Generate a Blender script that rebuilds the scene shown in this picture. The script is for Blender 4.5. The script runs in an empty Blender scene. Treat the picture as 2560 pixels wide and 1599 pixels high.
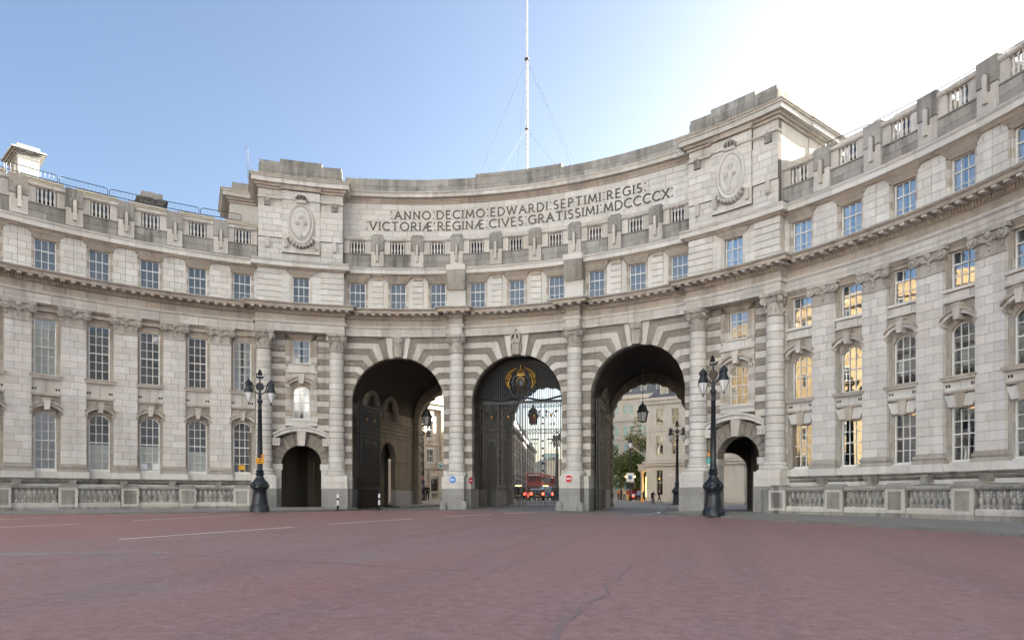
import bpy, bmesh, math, random
from math import sin, cos, pi, radians, sqrt, atan2, exp
from mathutils import Matrix, Vector

random.seed(7)
SC = bpy.context.scene
COL = SC.collection

# ------------------------------------------------------------------ camera, sky, sun, exposure
# World frame: the concave front is an arc round the origin, its axis is +Y, z = 0 at the column pedestals.
FPX = 1727.5
cd = bpy.data.cameras.new('camera')
cd.sensor_width = 36.0
cd.lens = FPX / 2560 * 36.0
cd.shift_y = (1242 - 799.5) / 2560
cd.clip_end = 3000
cam = bpy.data.objects.new('camera', cd)
COL.objects.link(cam)
cam.location = (13.72, -20.175, 0.95)
cam.rotation_euler = (pi / 2, 0, 0.2598)
SC.camera = cam

SUN_AZ, SUN_EL = radians(43), radians(13.5)      # azimuth from +Y towards +X
SKY_STRENGTH = 0.05
w = bpy.data.worlds.new('World')
SC.world = w
w.use_nodes = True
nt = w.node_tree
nt.nodes.clear()
sky = nt.nodes.new('ShaderNodeTexSky')
sky.sky_type = 'NISHITA'
sky.sun_disc = False
sky.sun_elevation = SUN_EL
sky.sun_rotation = SUN_AZ
sky.air_density = 0.8
sky.dust_density = 3.2
sky.ozone_density = 1.3
bgn = nt.nodes.new('ShaderNodeBackground')
bgn.inputs['Strength'].default_value = SKY_STRENGTH
wo = nt.nodes.new('ShaderNodeOutputWorld')
nt.links.new(sky.outputs[0], bgn.inputs[0])
nt.links.new(bgn.outputs[0], wo.inputs[0])

sl = bpy.data.lights.new('sun', 'SUN')
sl.energy = 5.0
sl.angle = radians(0.5)
sl.color = (1.0, 0.945, 0.83)
sun = bpy.data.objects.new('sun', sl)
COL.objects.link(sun)
sd = Vector((sin(SUN_AZ) * cos(SUN_EL), cos(SUN_AZ) * cos(SUN_EL), sin(SUN_EL)))
sun.rotation_euler = sd.to_track_quat('Z', 'Y').to_euler()
sun.location = (60, 80, 60)

vs = SC.view_settings
vs.view_transform = 'Standard'
vs.look = 'None'
vs.gamma = 1.0
vs.use_curve_mapping = False
vs.exposure = 3.0
SC.cycles.use_denoising = True
SC.cycles.max_bounces = 8
SC.cycles.diffuse_bounces = 5
SC.cycles.glossy_bounces = 3
SC.cycles.transparent_max_bounces = 12
SC.cycles.caustics_reflective = False
SC.cycles.caustics_refractive = False

# ------------------------------------------------------------------ materials
MATS = {}
def new_mat(name):
    m = bpy.data.materials.new(name)
    m.use_nodes = True
    MATS[name] = m
    n = m.node_tree.nodes
    return m, n, m.node_tree.links, n['Principled BSDF']

def N(nodes, t, **kw):
    nd = nodes.new(t)
    for k, v in kw.items():
        if k.startswith('i_'):
            nd.inputs[k[2:].replace('_', ' ')].default_value = v
        else:
            setattr(nd, k, v)
    return nd

def noise(n, l, vec, scale, detail=4, rough=.55, scl=None):
    if scl:
        mp = N(n, 'ShaderNodeMapping')
        mp.inputs['Scale'].default_value = scl
        l.new(vec, mp.inputs['Vector'])
        vec = mp.outputs[0]
    t = N(n, 'ShaderNodeTexNoise')
    t.inputs['Scale'].default_value = scale
    t.inputs['Detail'].default_value = detail
    t.inputs['Roughness'].default_value = rough
    l.new(vec, t.inputs['Vector'])
    return t.outputs['Fac']

def ramp(n, l, fac, stops):
    r = N(n, 'ShaderNodeValToRGB')
    e = r.color_ramp.elements
    while len(e) < len(stops):
        e.new(0.5)
    for el, (p, c) in zip(e, stops):
        el.position = p
        el.color = (*c, 1) if len(c) == 3 else c
    l.new(fac, r.inputs[0])
    return r.outputs[0]

def mix(n, l, fac, a, b, mode='MIX'):
    m = N(n, 'ShaderNodeMix', data_type='RGBA', blend_type=mode)
    for sock, v in ((m.inputs[0], fac), (m.inputs[6], a), (m.inputs[7], b)):
        if hasattr(v, 'links'):
            l.new(v, sock)
        elif isinstance(v, (int, float)):
            sock.default_value = v
        else:
            sock.default_value = (*v, 1)
    return m.outputs[2]

def math_(n, l, op, a, b=0.0):
    m = N(n, 'ShaderNodeMath', operation=op)
    for sock, v in ((m.inputs[0], a), (m.inputs[1], b)):
        if hasattr(v, 'links'):
            l.new(v, sock)
        else:
            sock.default_value = v
    return m.outputs[0]

def mat_stone(name, base, light, dark, stain=.5, streak=.5, block=.22, rough=.85, bump=.25, verm=0.0, grain=.22):
    """Weathered ashlar: each block its own tone, rain streaks, sooty blotches, fine grain."""
    m, n, l, b = new_mat(name)
    geo = N(n, 'ShaderNodeNewGeometry')
    oi = N(n, 'ShaderNodeObjectInfo')
    pos = geo.outputs['Position']
    rnd = math_(n, l, 'FRACT', math_(n, l, 'ADD', geo.outputs['Random Per Island'],
                                     math_(n, l, 'MULTIPLY', oi.outputs['Random'], 7.31)))
    big = noise(n, l, pos, .45, 5, .6)
    fine = noise(n, l, pos, 5.0, 6, .65)
    strk = noise(n, l, pos, 1.0, 5, .6, (2.2, 2.2, .16))
    c = mix(n, l, ramp(n, l, big, [(.3, (0, 0, 0)), (.72, (1, 1, 1))]), base, light)
    # per block tone
    tone = math_(n, l, 'ADD', math_(n, l, 'MULTIPLY', rnd, block * 2), 1 - block)
    cmb = N(n, 'ShaderNodeCombineColor')
    for k in range(3):
        l.new(tone, cmb.inputs[k])
    c = mix(n, l, 1.0, c, cmb.outputs[0], 'MULTIPLY')
    warm = math_(n, l, 'FRACT', math_(n, l, 'MULTIPLY', rnd, 13.7))
    c = mix(n, l, math_(n, l, 'MULTIPLY', warm, .35), c, (base[0] * .95, base[1] * .86, base[2] * .74))
    s = ramp(n, l, strk, [(.45, (0, 0, 0)), (.66, (1, 1, 1))])
    where = N_rgb(n, l, ramp(n, l, noise(n, l, pos, .23, 4, .6), [(.40, (.25, .25, .25)), (.62, (1.5, 1.5, 1.5))]))
    sv = math_(n, l, 'MULTIPLY', math_(n, l, 'MULTIPLY', N_rgb(n, l, s), streak), where)
    c = mix(n, l, sv, c, dark)
    bl = ramp(n, l, noise(n, l, pos, 1.3, 8, .7), [(.52, (0, 0, 0)), (.78, (1, 1, 1))])
    c = mix(n, l, math_(n, l, 'MULTIPLY', math_(n, l, 'MULTIPLY', N_rgb(n, l, bl), stain), where), c, dark)
    c = mix(n, l, grain, c, ramp(n, l, fine, [(.3, (.45, .45, .45)), (.7, (1.25, 1.25, 1.25))]), 'MULTIPLY')
    l.new(c, b.inputs['Base Color'])
    b.inputs['Roughness'].default_value = rough
    b.inputs['Specular IOR Level'].default_value = .25
    h = fine
    if verm > 0:
        vo = N(n, 'ShaderNodeTexVoronoi', feature='DISTANCE_TO_EDGE')
        vo.inputs['Scale'].default_value = 7.0
        ns = noise(n, l, pos, 4.0, 2)
        sc = N(n, 'ShaderNodeVectorMath', operation='ADD')
        cx = N(n, 'ShaderNodeCombineXYZ')
        for k in range(3):
            l.new(ns, cx.inputs[k])
        l.new(pos, sc.inputs[0]); l.new(cx.outputs[0], sc.inputs[1])
        l.new(sc.outputs[0], vo.inputs['Vector'])
        e = ramp(n, l, vo.outputs['Distance'], [(.03, (0, 0, 0)), (.16, (1, 1, 1))])
        ev = N_rgb(n, l, e)
        c2 = mix(n, l, math_(n, l, 'MULTIPLY', math_(n, l, 'SUBTRACT', 1.0, ev), .5), c, tuple(x * .7 for x in dark))
        l.new(c2, b.inputs['Base Color'])
        h = math_(n, l, 'ADD', math_(n, l, 'MULTIPLY', ev, verm), math_(n, l, 'MULTIPLY', fine, .1))
    bp = N(n, 'ShaderNodeBump')
    bp.inputs['Strength'].default_value = bump if verm == 0 else 1.0
    bp.inputs['Distance'].default_value = .02 if verm == 0 else .06
    l.new(h, bp.inputs['Height'])
    l.new(bp.outputs[0], b.inputs['Normal'])
    return m

def N_rgb(n, l, col):
    r = N(n, 'ShaderNodeRGBToBW')
    l.new(col, r.inputs[0])
    return r.outputs[0]

def mat_plain(name, col, rough=.5, metal=0.0, spec=.5, var=.0, vscale=3.0, emit=None, estr=0.0, bump=0.0):
    m, n, l, b = new_mat(name)
    b.inputs['Base Color'].default_value = (*col, 1)
    b.inputs['Roughness'].default_value = rough
    b.inputs['Metallic'].default_value = metal
    b.inputs['Specular IOR Level'].default_value = spec
    if var > 0:
        geo = N(n, 'ShaderNodeNewGeometry')
        f = noise(n, l, geo.outputs['Position'], vscale, 6, .65)
        c = mix(n, l, f, tuple(x * (1 - var) for x in col), tuple(min(1, x * (1 + var)) for x in col))
        l.new(c, b.inputs['Base Color'])
        if bump > 0:
            bp = N(n, 'ShaderNodeBump')
            bp.inputs['Strength'].default_value = bump
            bp.inputs['Distance'].default_value = .01
            l.new(f, bp.inputs['Height']); l.new(bp.outputs[0], b.inputs['Normal'])
    if emit:
        b.inputs['Emission Color'].default_value = (*emit, 1)
        b.inputs['Emission Strength'].default_value = estr
    return m

def mat_glass(name, tint=(.94, .955, .955), refl=.72):
    m, n, l, b = new_mat(name)
    n.remove(b)
    out = n['Material Output']
    tr = N(n, 'ShaderNodeBsdfTransparent'); tr.inputs[0].default_value = (*tint, 1)
    gl = N(n, 'ShaderNodeBsdfGlossy'); gl.inputs['Roughness'].default_value = .015
    gl.inputs['Color'].default_value = (.95, .97, 1, 1)
    fr = N(n, 'ShaderNodeFresnel'); fr.inputs['IOR'].default_value = 1.9
    f = math_(n, l, 'MULTIPLY', fr.outputs[0], refl)
    geo = N(n, 'ShaderNodeNewGeometry')
    bp = N(n, 'ShaderNodeBump'); bp.inputs['Strength'].default_value = .03; bp.inputs['Distance'].default_value = .04
    l.new(noise(n, l, geo.outputs['Position'], .7, 1), bp.inputs['Height'])
    l.new(bp.outputs[0], gl.inputs['Normal'])
    mx = N(n, 'ShaderNodeMixShader')
    l.new(f, mx.inputs[0]); l.new(tr.outputs[0], mx.inputs[1]); l.new(gl.outputs[0], mx.inputs[2])
    l.new(mx.outputs[0], out.inputs['Surface'])
    return m

mat_stone('stone', (.585, .57, .53), (.67, .66, .63), (.24, .225, .20), stain=.28, streak=.32, block=.13, grain=.15)
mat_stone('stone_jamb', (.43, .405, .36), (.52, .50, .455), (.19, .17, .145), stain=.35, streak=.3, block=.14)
mat_stone('stone_white', (.655, .65, .62), (.71, .71, .69), (.34, .33, .30), stain=.16, streak=.22, block=.10, grain=.12)
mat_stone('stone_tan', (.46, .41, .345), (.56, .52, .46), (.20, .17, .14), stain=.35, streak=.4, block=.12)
mat_stone('stone_grey', (.31, .305, .285), (.43, .42, .395), (.11, .11, .10), stain=.6, streak=.6, block=.2)
mat_stone('stone_soot', (.30, .29, .26), (.45, .435, .40), (.06, .06, .055), stain=.7, streak=.55, block=.18)
mat_stone('stone_verm', (.52, .48, .42), (.60, .57, .51), (.26, .23, .19), stain=.15, streak=.2, block=.1, verm=.7)
mat_stone('stone_cap', (.46, .44, .40), (.55, .53, .49), (.15, .14, .12), stain=.45, streak=.4, block=.1)
mat_stone('granite', (.30, .305, .30), (.37, .37, .365), (.17, .165, .155), stain=.35, streak=.25, block=.06, rough=.6)
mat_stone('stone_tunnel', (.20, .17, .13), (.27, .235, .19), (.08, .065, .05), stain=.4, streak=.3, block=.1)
mat_stone('stone_tunnel_shaded', (.085, .072, .058), (.12, .10, .085), (.04, .034, .028), stain=.4, streak=.3, block=.1)  # passage stone coloured darker to stand for the shade behind the closed gate
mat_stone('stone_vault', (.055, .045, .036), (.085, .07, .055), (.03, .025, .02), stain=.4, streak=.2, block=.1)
mat_stone('stone_gold', (.40, .28, .15), (.50, .37, .21), (.2, .14, .08), stain=.3, streak=.3, block=.1)
mat_stone('stone_bg', (.55, .50, .42), (.62, .58, .51), (.30, .26, .21), stain=.2, streak=.3, block=.06)
mat_stone('stone_bg_white', (.60, .57, .52), (.66, .64, .60), (.36, .33, .29), stain=.2, streak=.3, block=.05)
mat_stone('stone_bg_grey', (.36, .345, .32), (.42, .41, .39), (.22, .2, .18), stain=.25, streak=.3, block=.06)
mat_plain('white_paint', (.78, .78, .75), .45, var=.06)
mat_plain('cream_paint', (.62, .56, .44), .5, var=.1)
mat_plain('iron', (.012, .013, .015), .42, var=.3)
mat_plain('lamp_iron', (.014, .020, .028), .28, var=.35, vscale=6)
mat_plain('gold', (.42, .26, .06), .45, metal=.8, var=.3)
mat_plain('lead', (.22, .25, .28), .45, metal=.3, var=.2)
mat_plain('letter', (.10, .09, .075), .5, metal=.2, var=.2)
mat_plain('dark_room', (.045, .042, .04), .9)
mat_plain('joint', (.17, .155, .135), .95)
mat_plain('blind', (.80, .80, .70), .8, var=.06)
mat_plain('curtain', (.62, .62, .64), .9, var=.1)
mat_plain('shade_grey', (.20, .21, .215), .8, var=.15)
mat_plain('paper', (.75, .78, .82), .8)
mat_plain('yellow', (.80, .42, .02), .5, var=.05)
mat_plain('orange', (.85, .30, .03), .5)
mat_plain('sign_blue', (.02, .20, .62), .35)
mat_plain('sign_red', (.62, .02, .03), .35)
mat_plain('sign_white', (.82, .82, .82), .35)
mat_plain('teal', (.03, .30, .26), .4)
mat_plain('black', (.01, .01, .01), .5)
mat_plain('wire', (.35, .36, .38), .5, metal=.3)
mat_plain('pole_white', (.70, .69, .68), .4, var=.05)
mat_plain('lantern_glass', (.80, .83, .84), .3, var=.15, vscale=4)
mat_plain('lantern_dim', (.35, .36, .35), .2)
mat_plain('red_glass', (.42, .02, .025), .25)
mat_plain('slate', (.12, .125, .13), .6, var=.2)
mat_plain('dark_glass', (.03, .045, .06), .08, spec=.7)
mat_plain('tyre', (.015, .015, .016), .8)
mat_plain('red_paint', (.50, .015, .02), .25)
mat_plain('blue_paint', (.02, .16, .38), .22)
mat_plain('black_paint', (.012, .012, .014), .18)
mat_plain('tail_light', (.6, .02, .01), .3, emit=(1, .05, .02), estr=2.0)
mat_plain('plate_yellow', (.75, .55, .05), .4)
mat_plain('green_glass', (.30, .46, .42), .15)
mat_plain('room_lamp', (.9, .6, .3), .5, emit=(1, .5, .15), estr=.55)
mat_plain('sodium', (.9, .5, .12), .4, emit=(1, .55, .12), estr=3.0)
mat_plain('wood', (.10, .06, .035), .5, var=.2)
mat_plain('bark', (.07, .055, .04), .9, var=.3)
mat_glass('glass')
mat_glass('glass_attic', refl=.62)

def mat_leaf(name, c1, c2):
    m, n, l, b = new_mat(name)
    geo = N(n, 'ShaderNodeNewGeometry')
    c = mix(n, l, geo.outputs['Random Per Island'], c1, c2)
    l.new(c, b.inputs['Base Color'])
    b.inputs['Roughness'].default_value = .6
    b.inputs['Subsurface Weight'].default_value = 0.0
    return m
mat_leaf('leaf_green', (.035, .075, .015), (.10, .15, .03))
mat_leaf('leaf_autumn', (.06, .09, .015), (.26, .20, .03))

def mat_road():
    m, n, l, b = new_mat('road_red')
    geo = N(n, 'ShaderNodeNewGeometry')
    pos = geo.outputs['Position']
    big = noise(n, l, pos, .09, 5, .6)
    med = noise(n, l, pos, .55, 7, .7)
    coarse = noise(n, l, pos, 5.5, 6, .75)
    grain = noise(n, l, pos, 38.0, 3, .6)
    c = mix(n, l, ramp(n, l, big, [(.35, (0, 0, 0)), (.65, (1, 1, 1))]), (.275, .165, .162), (.315, .205, .20))
    c = mix(n, l, ramp(n, l, med, [(.40, (0, 0, 0)), (.66, (1, 1, 1))]), c, (.30, .235, .235))
    # lanes laid at different times: redder by the far kerb, greyer in the middle
    sep = N(n, 'ShaderNodeSeparateXYZ'); l.new(pos, sep.inputs[0])
    lane = math_(n, l, 'ADD', sep.outputs[0], math_(n, l, 'MULTIPLY', sep.outputs[1], -.16))
    lane = math_(n, l, 'ADD', lane, math_(n, l, 'MULTIPLY', med, .6))
    lf = ramp(n, l, math_(n, l, 'MULTIPLY', math_(n, l, 'ADD', lane, 30), 1 / 60.), [(.44, (1, 1, 1)), (.46, (.15, .15, .15)), (.64, (.15, .15, .15)), (.66, (.7, .7, .7))])
    c = mix(n, l, math_(n, l, 'MULTIPLY', N_rgb(n, l, lf), .6), c, (.345, .18, .168))
    # tyre-polished bands running along the lanes
    tr = noise(n, l, pos, 1.0, 3, .5, (1.1, .05, 1))
    c = mix(n, l, math_(n, l, 'MULTIPLY', N_rgb(n, l, ramp(n, l, tr, [(.5, (0, 0, 0)), (.68, (1, 1, 1))])), .32), c, (.20, .15, .152))
    c = mix(n, l, .62, c, ramp(n, l, coarse, [(.28, (.52, .50, .50)), (.74, (1.42, 1.40, 1.40))]), 'MULTIPLY')
    c = mix(n, l, .55, c, ramp(n, l, grain, [(.25, (.55, .55, .55)), (.75, (1.4, 1.4, 1.4))]), 'MULTIPLY')
    for sc_, lo, hi, amt, col in ((13.0, .07, .13, .75, (.62, .56, .54)), (7.0, .06, .10, .6, (.10, .07, .07))):
        speck = N(n, 'ShaderNodeTexVoronoi'); speck.inputs['Scale'].default_value = sc_
        l.new(pos, speck.inputs['Vector'])
        sp = ramp(n, l, speck.outputs['Distance'], [(lo, (1, 1, 1)), (hi, (0, 0, 0))])
        keep = ramp(n, l, noise(n, l, pos, sc_ * .35, 3), [(.52, (0, 0, 0)), (.60, (1, 1, 1))])
        c = mix(n, l, math_(n, l, 'MULTIPLY', math_(n, l, 'MULTIPLY', N_rgb(n, l, sp), N_rgb(n, l, keep)), amt), c, col)
    # oil drips
    oil = ramp(n, l, noise(n, l, pos, 1.7, 4, .6), [(.70, (0, 0, 0)), (.80, (1, 1, 1))])
    c = mix(n, l, math_(n, l, 'MULTIPLY', N_rgb(n, l, oil), .45), c, (.10, .075, .075))
    l.new(c, b.inputs['Base Color'])
    rr = math_(n, l, 'ADD', math_(n, l, 'MULTIPLY', med, .2), .55)
    l.new(rr, b.inputs['Roughness'])
    b.inputs['Specular IOR Level'].default_value = .35
    bp = N(n, 'ShaderNodeBump'); bp.inputs['Strength'].default_value = .6; bp.inputs['Distance'].default_value = .02
    l.new(math_(n, l, 'ADD', grain, coarse), bp.inputs['Height']); l.new(bp.outputs[0], b.inputs['Normal'])
mat_road()

def mat_asphalt(name, c1, c2, gs=40):
    m, n, l, b = new_mat(name)
    geo = N(n, 'ShaderNodeNewGeometry')
    pos = geo.outputs['Position']
    f = noise(n, l, pos, .6, 6, .65)
    g = noise(n, l, pos, gs, 3, .6)
    c = mix(n, l, f, c1, c2)
    c = mix(n, l, .5, c, ramp(n, l, g, [(.3, (.5, .5, .5)), (.72, (1.5, 1.5, 1.5))]), 'MULTIPLY')
    l.new(c, b.inputs['Base Color'])
    b.inputs['Roughness'].default_value = .75
    bp = N(n, 'ShaderNodeBump'); bp.inputs['Strength'].default_value = .5; bp.inputs['Distance'].default_value = .01
    l.new(g, bp.inputs['Height']); l.new(bp.outputs[0], b.inputs['Normal'])
mat_asphalt('asphalt', (.17, .165, .165), (.23, .225, .22))
mat_asphalt('seam', (.19, .135, .135), (.26, .20, .20), 30)
mat_asphalt('gravel', (.22, .20, .195), (.36, .34, .33), 14)
mat_asphalt('crack', (.05, .035, .04), (.09, .06, .065), 30)
mat_stone('paving', (.25, .25, .245), (.31, .31, .30), (.13, .13, .125), stain=.4, streak=0, block=.12, rough=.75)
mat_stone('kerb', (.22, .215, .20), (.28, .275, .26), (.08, .08, .075), stain=.5, streak=0, block=.12, rough=.75)
mat_plain('road_paint', (.80, .79, .76), .6, var=.15, vscale=7)

# ------------------------------------------------------------------ mesh building
R0 = 32.6
def PT(a, R, z):
    return (R * sin(a), R * cos(a), z)

class MB:
    def __init__(self):
        self.v, self.f, self.mi, self.mats = [], [], [], []
    def _m(self, mat):
        if mat is None:
            return 0
        if mat not in self.mats:
            self.mats.append(mat)
        return self.mats.index(mat)
    def add(self, vs_, fs_, mat=None):
        o = len(self.v)
        self.v += vs_
        k = self._m(mat)
        for f in fs_:
            self.f.append([i + o for i in f]); self.mi.append(k)
        return self
    def box(self, s0, s1, r0, r1, z0, z1, a=0.0, n=1, mat=None, back=True):
        """Block bent round the arc: s tangential metres at R0 from angle a, r radial, z up."""
        A = [a + (s0 + (s1 - s0) * i / n) / R0 for i in range(n + 1)]
        vs_ = []
        for t in A:
            vs_ += [PT(t, r0, z0), PT(t, r0, z1), PT(t, r1, z1), PT(t, r1, z0)]
        fs_ = [[0, 1, 2, 3], [4 * n + 3, 4 * n + 2, 4 * n + 1, 4 * n]]
        for i in range(n):
            p, q = 4 * i, 4 * i + 4
            fs_ += [[p, q, q + 1, p + 1], [p + 1, q + 1, q + 2, p + 2], [p + 3, p, q, q + 3][::-1]]
            if back:
                fs_.append([p + 2, q + 2, q + 3, p + 3])
        return self.add(vs_, fs_, mat)
    def sweep(self, prof, a0, a1, n, mat=None, caps=True):
        """Moulding: profile [(R, z)...] swept from angle a0 to a1."""
        k = len(prof)
        vs_, fs_ = [], []
        for i in range(n + 1):
            t = a0 + (a1 - a0) * i / n
            vs_ += [PT(t, R, z) for R, z in prof]
        for i in range(n):
            for j in range(k - 1):
                p, q = i * k + j, (i + 1) * k + j
                fs_.append([p, p + 1, q + 1, q])
        if caps:
            fs_.append(list(range(k))[::-1])
            fs_.append([n * k + j for j in range(k)])
        return self.add(vs_, fs_, mat)
    def prism(self, poly, r0, r1, a=0.0, mat=None):
        k = len(poly)
        vs_ = [PT(a + s / R0, r0, z) for s, z in poly] + [PT(a + s / R0, r1, z) for s, z in poly]
        fs_ = [list(range(k)), list(range(k, 2 * k))[::-1]]
        for i in range(k):
            j = (i + 1) % k
            fs_.append([i, i + k, j + k, j])
        return self.add(vs_, fs_, mat)
    def lathe(self, prof, c=(0, 0), n=16, mat=None, sx=1, sy=1, rot=0.0):
        k = len(prof)
        vs_, fs_ = [], []
        for i in range(n):
            t = 2 * pi * i / n + rot
            vs_ += [(c[0] + r * cos(t) * sx, c[1] + r * sin(t) * sy, z) for r, z in prof]
        for i in range(n):
            p, q = i * k, ((i + 1) % n) * k
            for j in range(k - 1):
                fs_.append([p + j, q + j, q + j + 1, p + j + 1])
        fs_.append([i * k for i in range(n)][::-1])
        fs_.append([i * k + k - 1 for i in range(n)])
        return self.add(vs_, fs_, mat)
    def xbox(self, x0, x1, y0, y1, z0, z1, mat=None):
        vs_ = [(x, y, z) for x in (x0, x1) for y in (y0, y1) for z in (z0, z1)]
        return self.add(vs_, [[0, 1, 3, 2], [4, 6, 7, 5], [0, 4, 5, 1], [2, 3, 7, 6], [0, 2, 6, 4], [1, 5, 7, 3]], mat)
    def tube(self, pts, r, n=6, mat=None, caps=True):
        """Round bar through pts; r one radius or one per point."""
        rs = r if isinstance(r, (list, tuple)) else [r] * len(pts)
        vs_, fs_ = [], []
        P = [Vector(p) for p in pts]
        for i, p in enumerate(P):
            d = (P[min(i + 1, len(P) - 1)] - P[max(i - 1, 0)]).normalized()
            u = d.cross(Vector((0, 0, 1)))
            if u.length < 1e-3:
                u = Vector((1, 0, 0))
            u.normalize(); v = d.cross(u)
            for j in range(n):
                t = 2 * pi * j / n
                vs_.append(tuple(p + (u * cos(t) + v * sin(t)) * rs[i]))
        for i in range(len(P) - 1):
            for j in range(n):
                a, b = i * n + j, i * n + (j + 1) % n
                fs_.append([a, b, b + n, a + n])
        if caps:
            fs_.append(list(range(n))[::-1]); fs_.append([(len(P) - 1) * n + j for j in range(n)])
        return self.add(vs_, fs_, mat)
    def ball(self, c, r, n=10, m=6, mat=None, sz=(1, 1, 1)):
        prof = [(r * sin(pi * i / m) + 1e-4, 0) for i in range(m + 1)]
        vs_, fs_ = [], []
        for i in range(m + 1):
            ph = pi * i / m
            for j in range(n):
                t = 2 * pi * j / n
                vs_.append((c[0] + r * sin(ph) * cos(t) * sz[0], c[1] + r * sin(ph) * sin(t) * sz[1], c[2] - r * cos(ph) * sz[2]))
        for i in range(m):
            for j in range(n):
                a, b = i * n + j, i * n + (j + 1) % n
                fs_.append([a, b, b + n, a + n])
        return self.add(vs_, fs_, mat)
    def disc_s(self, s, z, r0, prof, n=18, mat=None, es=1.0, ez=1.0):
        """Turned boss facing the viewer: prof [(radius, radial R)...] about (s, z) on the front."""
        k = len(prof)
        vs_, fs_ = [], []
        for i in range(n):
            t = 2 * pi * i / n
            vs_ += [PT((s + q * cos(t) * es) / R0, R, z + q * sin(t) * ez) for q, R in prof]
        for i in range(n):
            p, q = i * k, ((i + 1) % n) * k
            for j in range(k - 1):
                fs_.append([p + j, q + j, q + j + 1, p + j + 1])
        fs_.append([i * k + k - 1 for i in range(n)])
        return self.add(vs_, fs_, mat)
    def mesh(self, name, mat=None, smooth=None):
        me = bpy.data.meshes.new(name)
        me.from_pydata(self.v, [], self.f)
        bm = bmesh.new(); bm.from_mesh(me)
        bmesh.ops.recalc_face_normals(bm, faces=bm.faces)
        bm.to_mesh(me); bm.free()
        ml = self.mats or [mat]
        for x in ml:
            me.materials.append(MATS[x or mat])
        if len(ml) > 1:
            me.polygons.foreach_set('material_index', self.mi)
        if smooth:
            me.shade_smooth()
            me.set_sharp_from_angle(angle=radians(smooth))
        me.update()
        return me

def link(name, data, parent=None, rot=0.0, loc=(0, 0, 0), kind=None):
    o = bpy.data.objects.new(name, data)
    COL.objects.link(o)
    o.location = loc
    o.rotation_euler = (0, 0, rot)
    if parent is not None:
        setpar(o, parent)
    if kind:
        o['kind'] = kind
    return o

def basis(o):
    return Matrix.Translation(o.location) @ o.rotation_euler.to_matrix().to_4x4() @ Matrix.Diagonal((*o.scale, 1))

def setpar(o, p):
    o.parent = p
    o.matrix_parent_inverse = basis(p).inverted()

def build(name, mb, mat=None, parent=None, a=0.0, loc=(0, 0, 0), smooth=None, kind=None):
    return link(name, mb.mesh(name, mat, smooth), parent, -a, loc, kind)

def tag(o, label, cat, group=None):
    o['label'] = label; o['category'] = cat
    if group:
        o['group'] = group
    return o

def thing(name, label, cat, loc=(0, 0, 0), rot=0.0, group=None):
    o = bpy.data.objects.new(name, None)
    o.empty_display_size = .3
    COL.objects.link(o)
    o.location = loc; o.rotation_euler = (0, 0, rot)
    return tag(o, label, cat, group)

def local_part(name, mb, mat, root, smooth=None, loc=(0, 0, 0), rot=0.0):
    """Part whose mesh is written in its thing's own frame."""
    o = bpy.data.objects.new(name, mb.mesh(name, mat, smooth) if isinstance(mb, MB) else mb)
    COL.objects.link(o)
    o.parent = root
    o.location = loc; o.rotation_euler = (0, 0, rot)
    return o

def copy_tree(o, parent=None):
    c = o.copy(); COL.objects.link(c)
    if parent is not None:
        c.parent = parent
    for ch in list(o.children):
        copy_tree(ch, c)
    return c

def sst(t):
    t = max(0, min(1, t)); return t * t * (3 - 2 * t)
def zg(x, y):
    x, y = max(-45, min(45, x)), max(-50, y)
    z = -.29 - .005 * x + .005 * min(y, 32) + .165 * exp(-(x / 7) ** 2) * sst((y - 16) / 14)
    if y > 31:
        z += .5 * sst((y - 31) / 24.) * (1 - .65 * sst((x + 2) / 12))
    return z
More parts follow.
